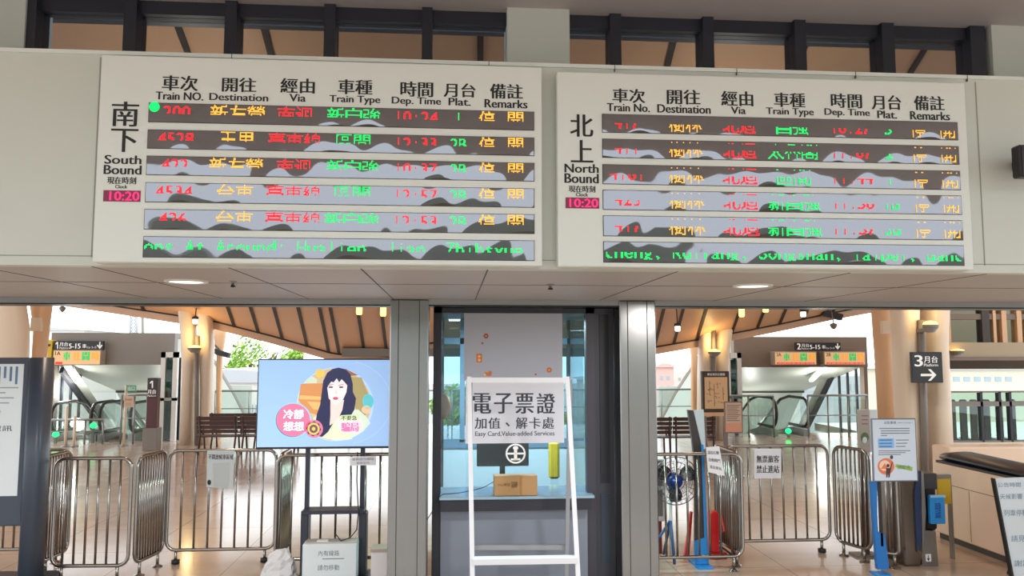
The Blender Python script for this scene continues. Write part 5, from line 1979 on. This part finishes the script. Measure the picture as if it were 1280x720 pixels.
for px, py, lb in ((449, 387, 'left one of two warm roof lamps above the television'), (479, 389, 'right one of two warm roof lamps above the television'), (927, 390, 'warm roof lamp right of the map columns'), (957, 387, 'small warm roof lamp above the brown hut')):
    spot(px, py, 17.0, lb, M_LAMP, .22 if 'two' in lb or 'map' in lb else .12)
for px, py, lb in ((847, 411, 'small white roof lamp left of the map columns'), (1004, 393, 'small white roof lamp above the platform 2 displays'), (244, 402, 'small white lamp between the tops of the left cream columns')):
    spot(px, py, 18.0 if px != 244 else 20.2, lb, M_COOL, .12)


def camera_lamp(px, py, Y, label, s=1.0):
    p = P(px, py, Y)
    o = thing('floodlight', label, 'lamp', p)
    MB().bar(p + Vector((-.18 * s, 0, .04 * s)), p + Vector((.16 * s, -.05, -.06 * s)), .11 * s, .14 * s, M_BLACK, Vector((0, 1, 0))).build('housing', o)
    MB().tube([p, p + Vector((-.2 * s, .2, .16 * s))], .02, M_BLACK, 6).build('bracket', o)


camera_lamp(278, 441, 22.6, 'black floodlight on the tan post beside the green tree', 1.3)
camera_lamp(1040, 393, 20.8, 'black floodlight hanging from the eave above the brown hut', 1.5)
p = P(1042, 407, 20.2)
o = thing('hanging_fixture', 'small grey round fitting hanging below the eave floodlight', 'fitting', p)
MB().lathe([(.02, .07), (.09, .05), (.1, 0), (.05, -.08), (.01, -.1)], p, M_HUT, 14).build('dome', o)
MB().tube([p + Vector((0, 0, .06)), p + Vector((0, .1, .45))], .015, M_HUT, 6).build('rod', o)
p = P(78, 386, 21.0)
o = thing('hanging_fixture', 'small dark fitting against the sky above the grey hut', 'fitting', p)
MB().lathe([(.02, .07), (.07, .05), (.08, 0), (.04, -.07), (.01, -.09)], p, M_HUT, 14).build('dome', o)
MB().tube([p + Vector((0, 0, .06)), p + Vector((.05, .1, 1.0))], .015, M_HUT, 6).build('rod', o)

# ------------------------------------------------------------------ outdoors: trees, houses, mast, hills
def tree(px, top, Y, wpx, label, base_z=-6, seed=1, hpx=70):
    rnd = random.Random(seed)
    c = P(px, top + hpx * .5, Y)
    R_ = wpx / FPX * Y / 2
    Hh = hpx / FPX * Y / 2
    o = thing('leafy_tree', label, 'tree', (c.x, Y, base_z), 'trees beyond the hall')
    tr = MB()
    tr.tube([(c.x, Y, base_z), (c.x + .1, Y, c.z - Hh * .4), (c.x, Y, c.z + Hh * .4)], [.35, .22, .08], mat('bark', (104, 86, 70), .9), 8)
    for k in range(9):
        an = rnd.uniform(0, 6.28)
        e = Vector((c.x + R_ * .75 * math.cos(an), Y + R_ * .5 * math.sin(an), c.z + Hh * rnd.uniform(-.3, .7)))
        tr.tube([(c.x, Y, c.z - Hh * rnd.uniform(.2, .9)), e], [.09, .03], MATS['bark'], 6)
    tr.build('trunk', o)
    lf_ = MB()
    greens = [mat('leaf_light', (176, 206, 88), .6), mat('leaf_mid', (136, 176, 66), .6), mat('leaf_deep', (104, 146, 60), .6)]
    centers = []
    for k in range(26):
        while True:
            v = Vector((rnd.uniform(-1, 1), rnd.uniform(-1, 1), rnd.uniform(-1, 1)))
            if v.length < 1:
                break
        centers.append((Vector((c.x + v.x * R_ * .85, Y + v.y * R_ * .6, c.z + v.z * Hh * .85)), rnd.uniform(.22, .42) * min(R_, Hh)))
    for cc, rr in centers:
        for q in range(90):
            d = Vector((rnd.gauss(0, 1), rnd.gauss(0, 1), rnd.gauss(0, 1))).normalized() * rr * rnd.uniform(.55, 1.15)
            n = Vector((rnd.gauss(0, 1), rnd.gauss(0, 1), rnd.gauss(0, 1))).normalized()
            a = n.orthogonal().normalized() * .16
            b = n.cross(a) * .7
            p = cc + d
            lf_.add([p - a, p + b * .6, p + a, p - b * .6], [(0, 1, 2, 3)], greens[q % 3])
    lf_.build('crown', o)
    return o


tree(312, 424, 46, 92, 'light green leafy tree beyond the railing left of the television', seed=2, hpx=92)
tree(366, 434, 52, 60, 'smaller light green tree showing just above the television', seed=4, hpx=80)
tree(563, 478, 40, 60, 'green tree seen through the left booth glass', seed=5, hpx=70)
tree(722, 498, 44, 50, 'green tree seen through the right booth glass', seed=6, hpx=60)


def house(px0, px1, top, bot, Y, label, wallm, roof=None, wins=(), depth=6):
    a, b = X_at(px0, Y, 2), X_at(px1, Y, 2)
    zt_ = P((px0 + px1) / 2, top, Y).z
    o = thing('building', label, 'building', ((a + b) / 2, Y, -6))
    MB().box(a, b, Y, Y + depth, -6, zt_, wallm).build('wall', o)
    if roof:
        zr = P((px0 + px1) / 2, roof[0], Y).z
        xa_, xb_ = X_at(roof[1], Y, 2), X_at(roof[2], Y, 2)
        MB().prism([(a - .3, zt_), (xa_, zr), (xb_, zr), (b + .3, zt_)], Y - .2, Y + depth + .2, roof[3]).build('roof', o)
    for (x0, y0, x1, y1) in wins:
        MB().pbox(x0, y0, x1, y1, Y - .03, .06, mat('far_window', (150, 166, 172), .3)).build('window', o)
    return o


M_FARW = mat('far_white_wall', (214, 208, 202), .8)
M_FARP = mat('far_pink_wall', (206, 168, 160), .8)
M_FARG = mat('far_grey_roof', (176, 178, 182), .7)
house(230, 470, 478, 545, 34, 'white low building with a grey sloping roof behind the left benches', M_FARW, (462, 262, 300, M_FARG),
      [(292 + k * 9, 506, 298 + k * 9, 522) for k in range(4)])
house(772, 798, 462, 545, 70, 'pale city building showing beside the right steel pillar', M_FARW, None, [(815, 470, 818, 474)])
house(822, 842, 459, 545, 66, 'pink city building beyond the right railing', M_FARP, (454, 827, 834, M_FARP), [(825, 470, 829, 475), (833, 470, 837, 475), (825, 482, 829, 487), (833, 482, 837, 487)])
house(844, 872, 465, 545, 74, 'cream city building left of the map columns', mat('far_cream_wall', (210, 200, 190), .8), None, [(848 + 6 * k, 472 + 9 * j, 851 + 6 * k, 476 + 9 * j) for k in range(3) for j in range(3)])
house(55, 104, 413, 540, 60, 'white roofed hall beyond the grey hut', M_FARW, (409.5, 60, 66, M_FARG))
house(212, 232, 432, 545, 62, 'pale building between the grey hut and the cream columns', M_FARG)
house(1140, 1420, 462, 560, 44, 'long pale building seen under the mezzanine at right', mat('far_beige_wall', (206, 198, 178), .8), (455, 1150, 1410, M_FARG), [(1192 + 13 * k, 471, 1200 + 13 * k, 477) for k in range(6)])
# distant glazing seen through the right hut's side
house(1040, 1200, 470, 545, 60, 'pale hazy building beyond the brown hut windows', mat('far_haze_wall', (186, 192, 198), .8), None, [(1060 + 8 * k, 480 + 14 * j, 1064 + 8 * k, 488 + 14 * j) for k in range(3) for j in range(3)])
# lattice mast
ms_ = MB()
Yq = 90
for px in (163, 171):
    ms_.tube([P(px, 384, Yq), P(px, 420, Yq)], .12, M_FARG, 6)
for k in range(8):
    y0 = 386 + 4 * k
    ms_.tube([P(163, y0, Yq), P(171, y0 + 4, Yq)], .07, M_FARG, 5)
    ms_.tube([P(171, y0, Yq), P(163, y0 + 4, Yq)], .07, M_FARG, 5)
b0 = P(167, 420, Yq)
ms_.tube([b0, Vector((b0.x, Yq, -6))], .3, M_FARG, 6)
tag(ms_.build('lattice_mast'), 'faint grey lattice mast rising above the grey hut', 'mast')
pl = MB().tube([P(178, 384, 70), P(178.5, 420, 70), Vector((P(178.5, 420, 70).x, 70, -6))], .12, M_HUT, 6)
tag(pl.build('lamp_post'), 'thin grey pole beside the lattice mast above the hut', 'pole')
# forecourt side behind the camera: tree covered hills that show in the shiny strips
hl = MB()
random.seed(21)
pts = []
x = -160
while x <= 160:
    pts.append((x, 8.0 + 7.5 * (.5 + .5 * math.sin(x * .09)) * (.6 + .4 * math.sin(x * .31)) + random.uniform(0, 1.2)))
    x += 4
poly = [(-160, -1)] + pts + [(160, -1)]
hl.prism([(q[0], q[1]) for q in poly], -95, -80, mat('forest_green', (112, 120, 108), .9, var=.3, scale=.3))
struct(hl.build('hills'))
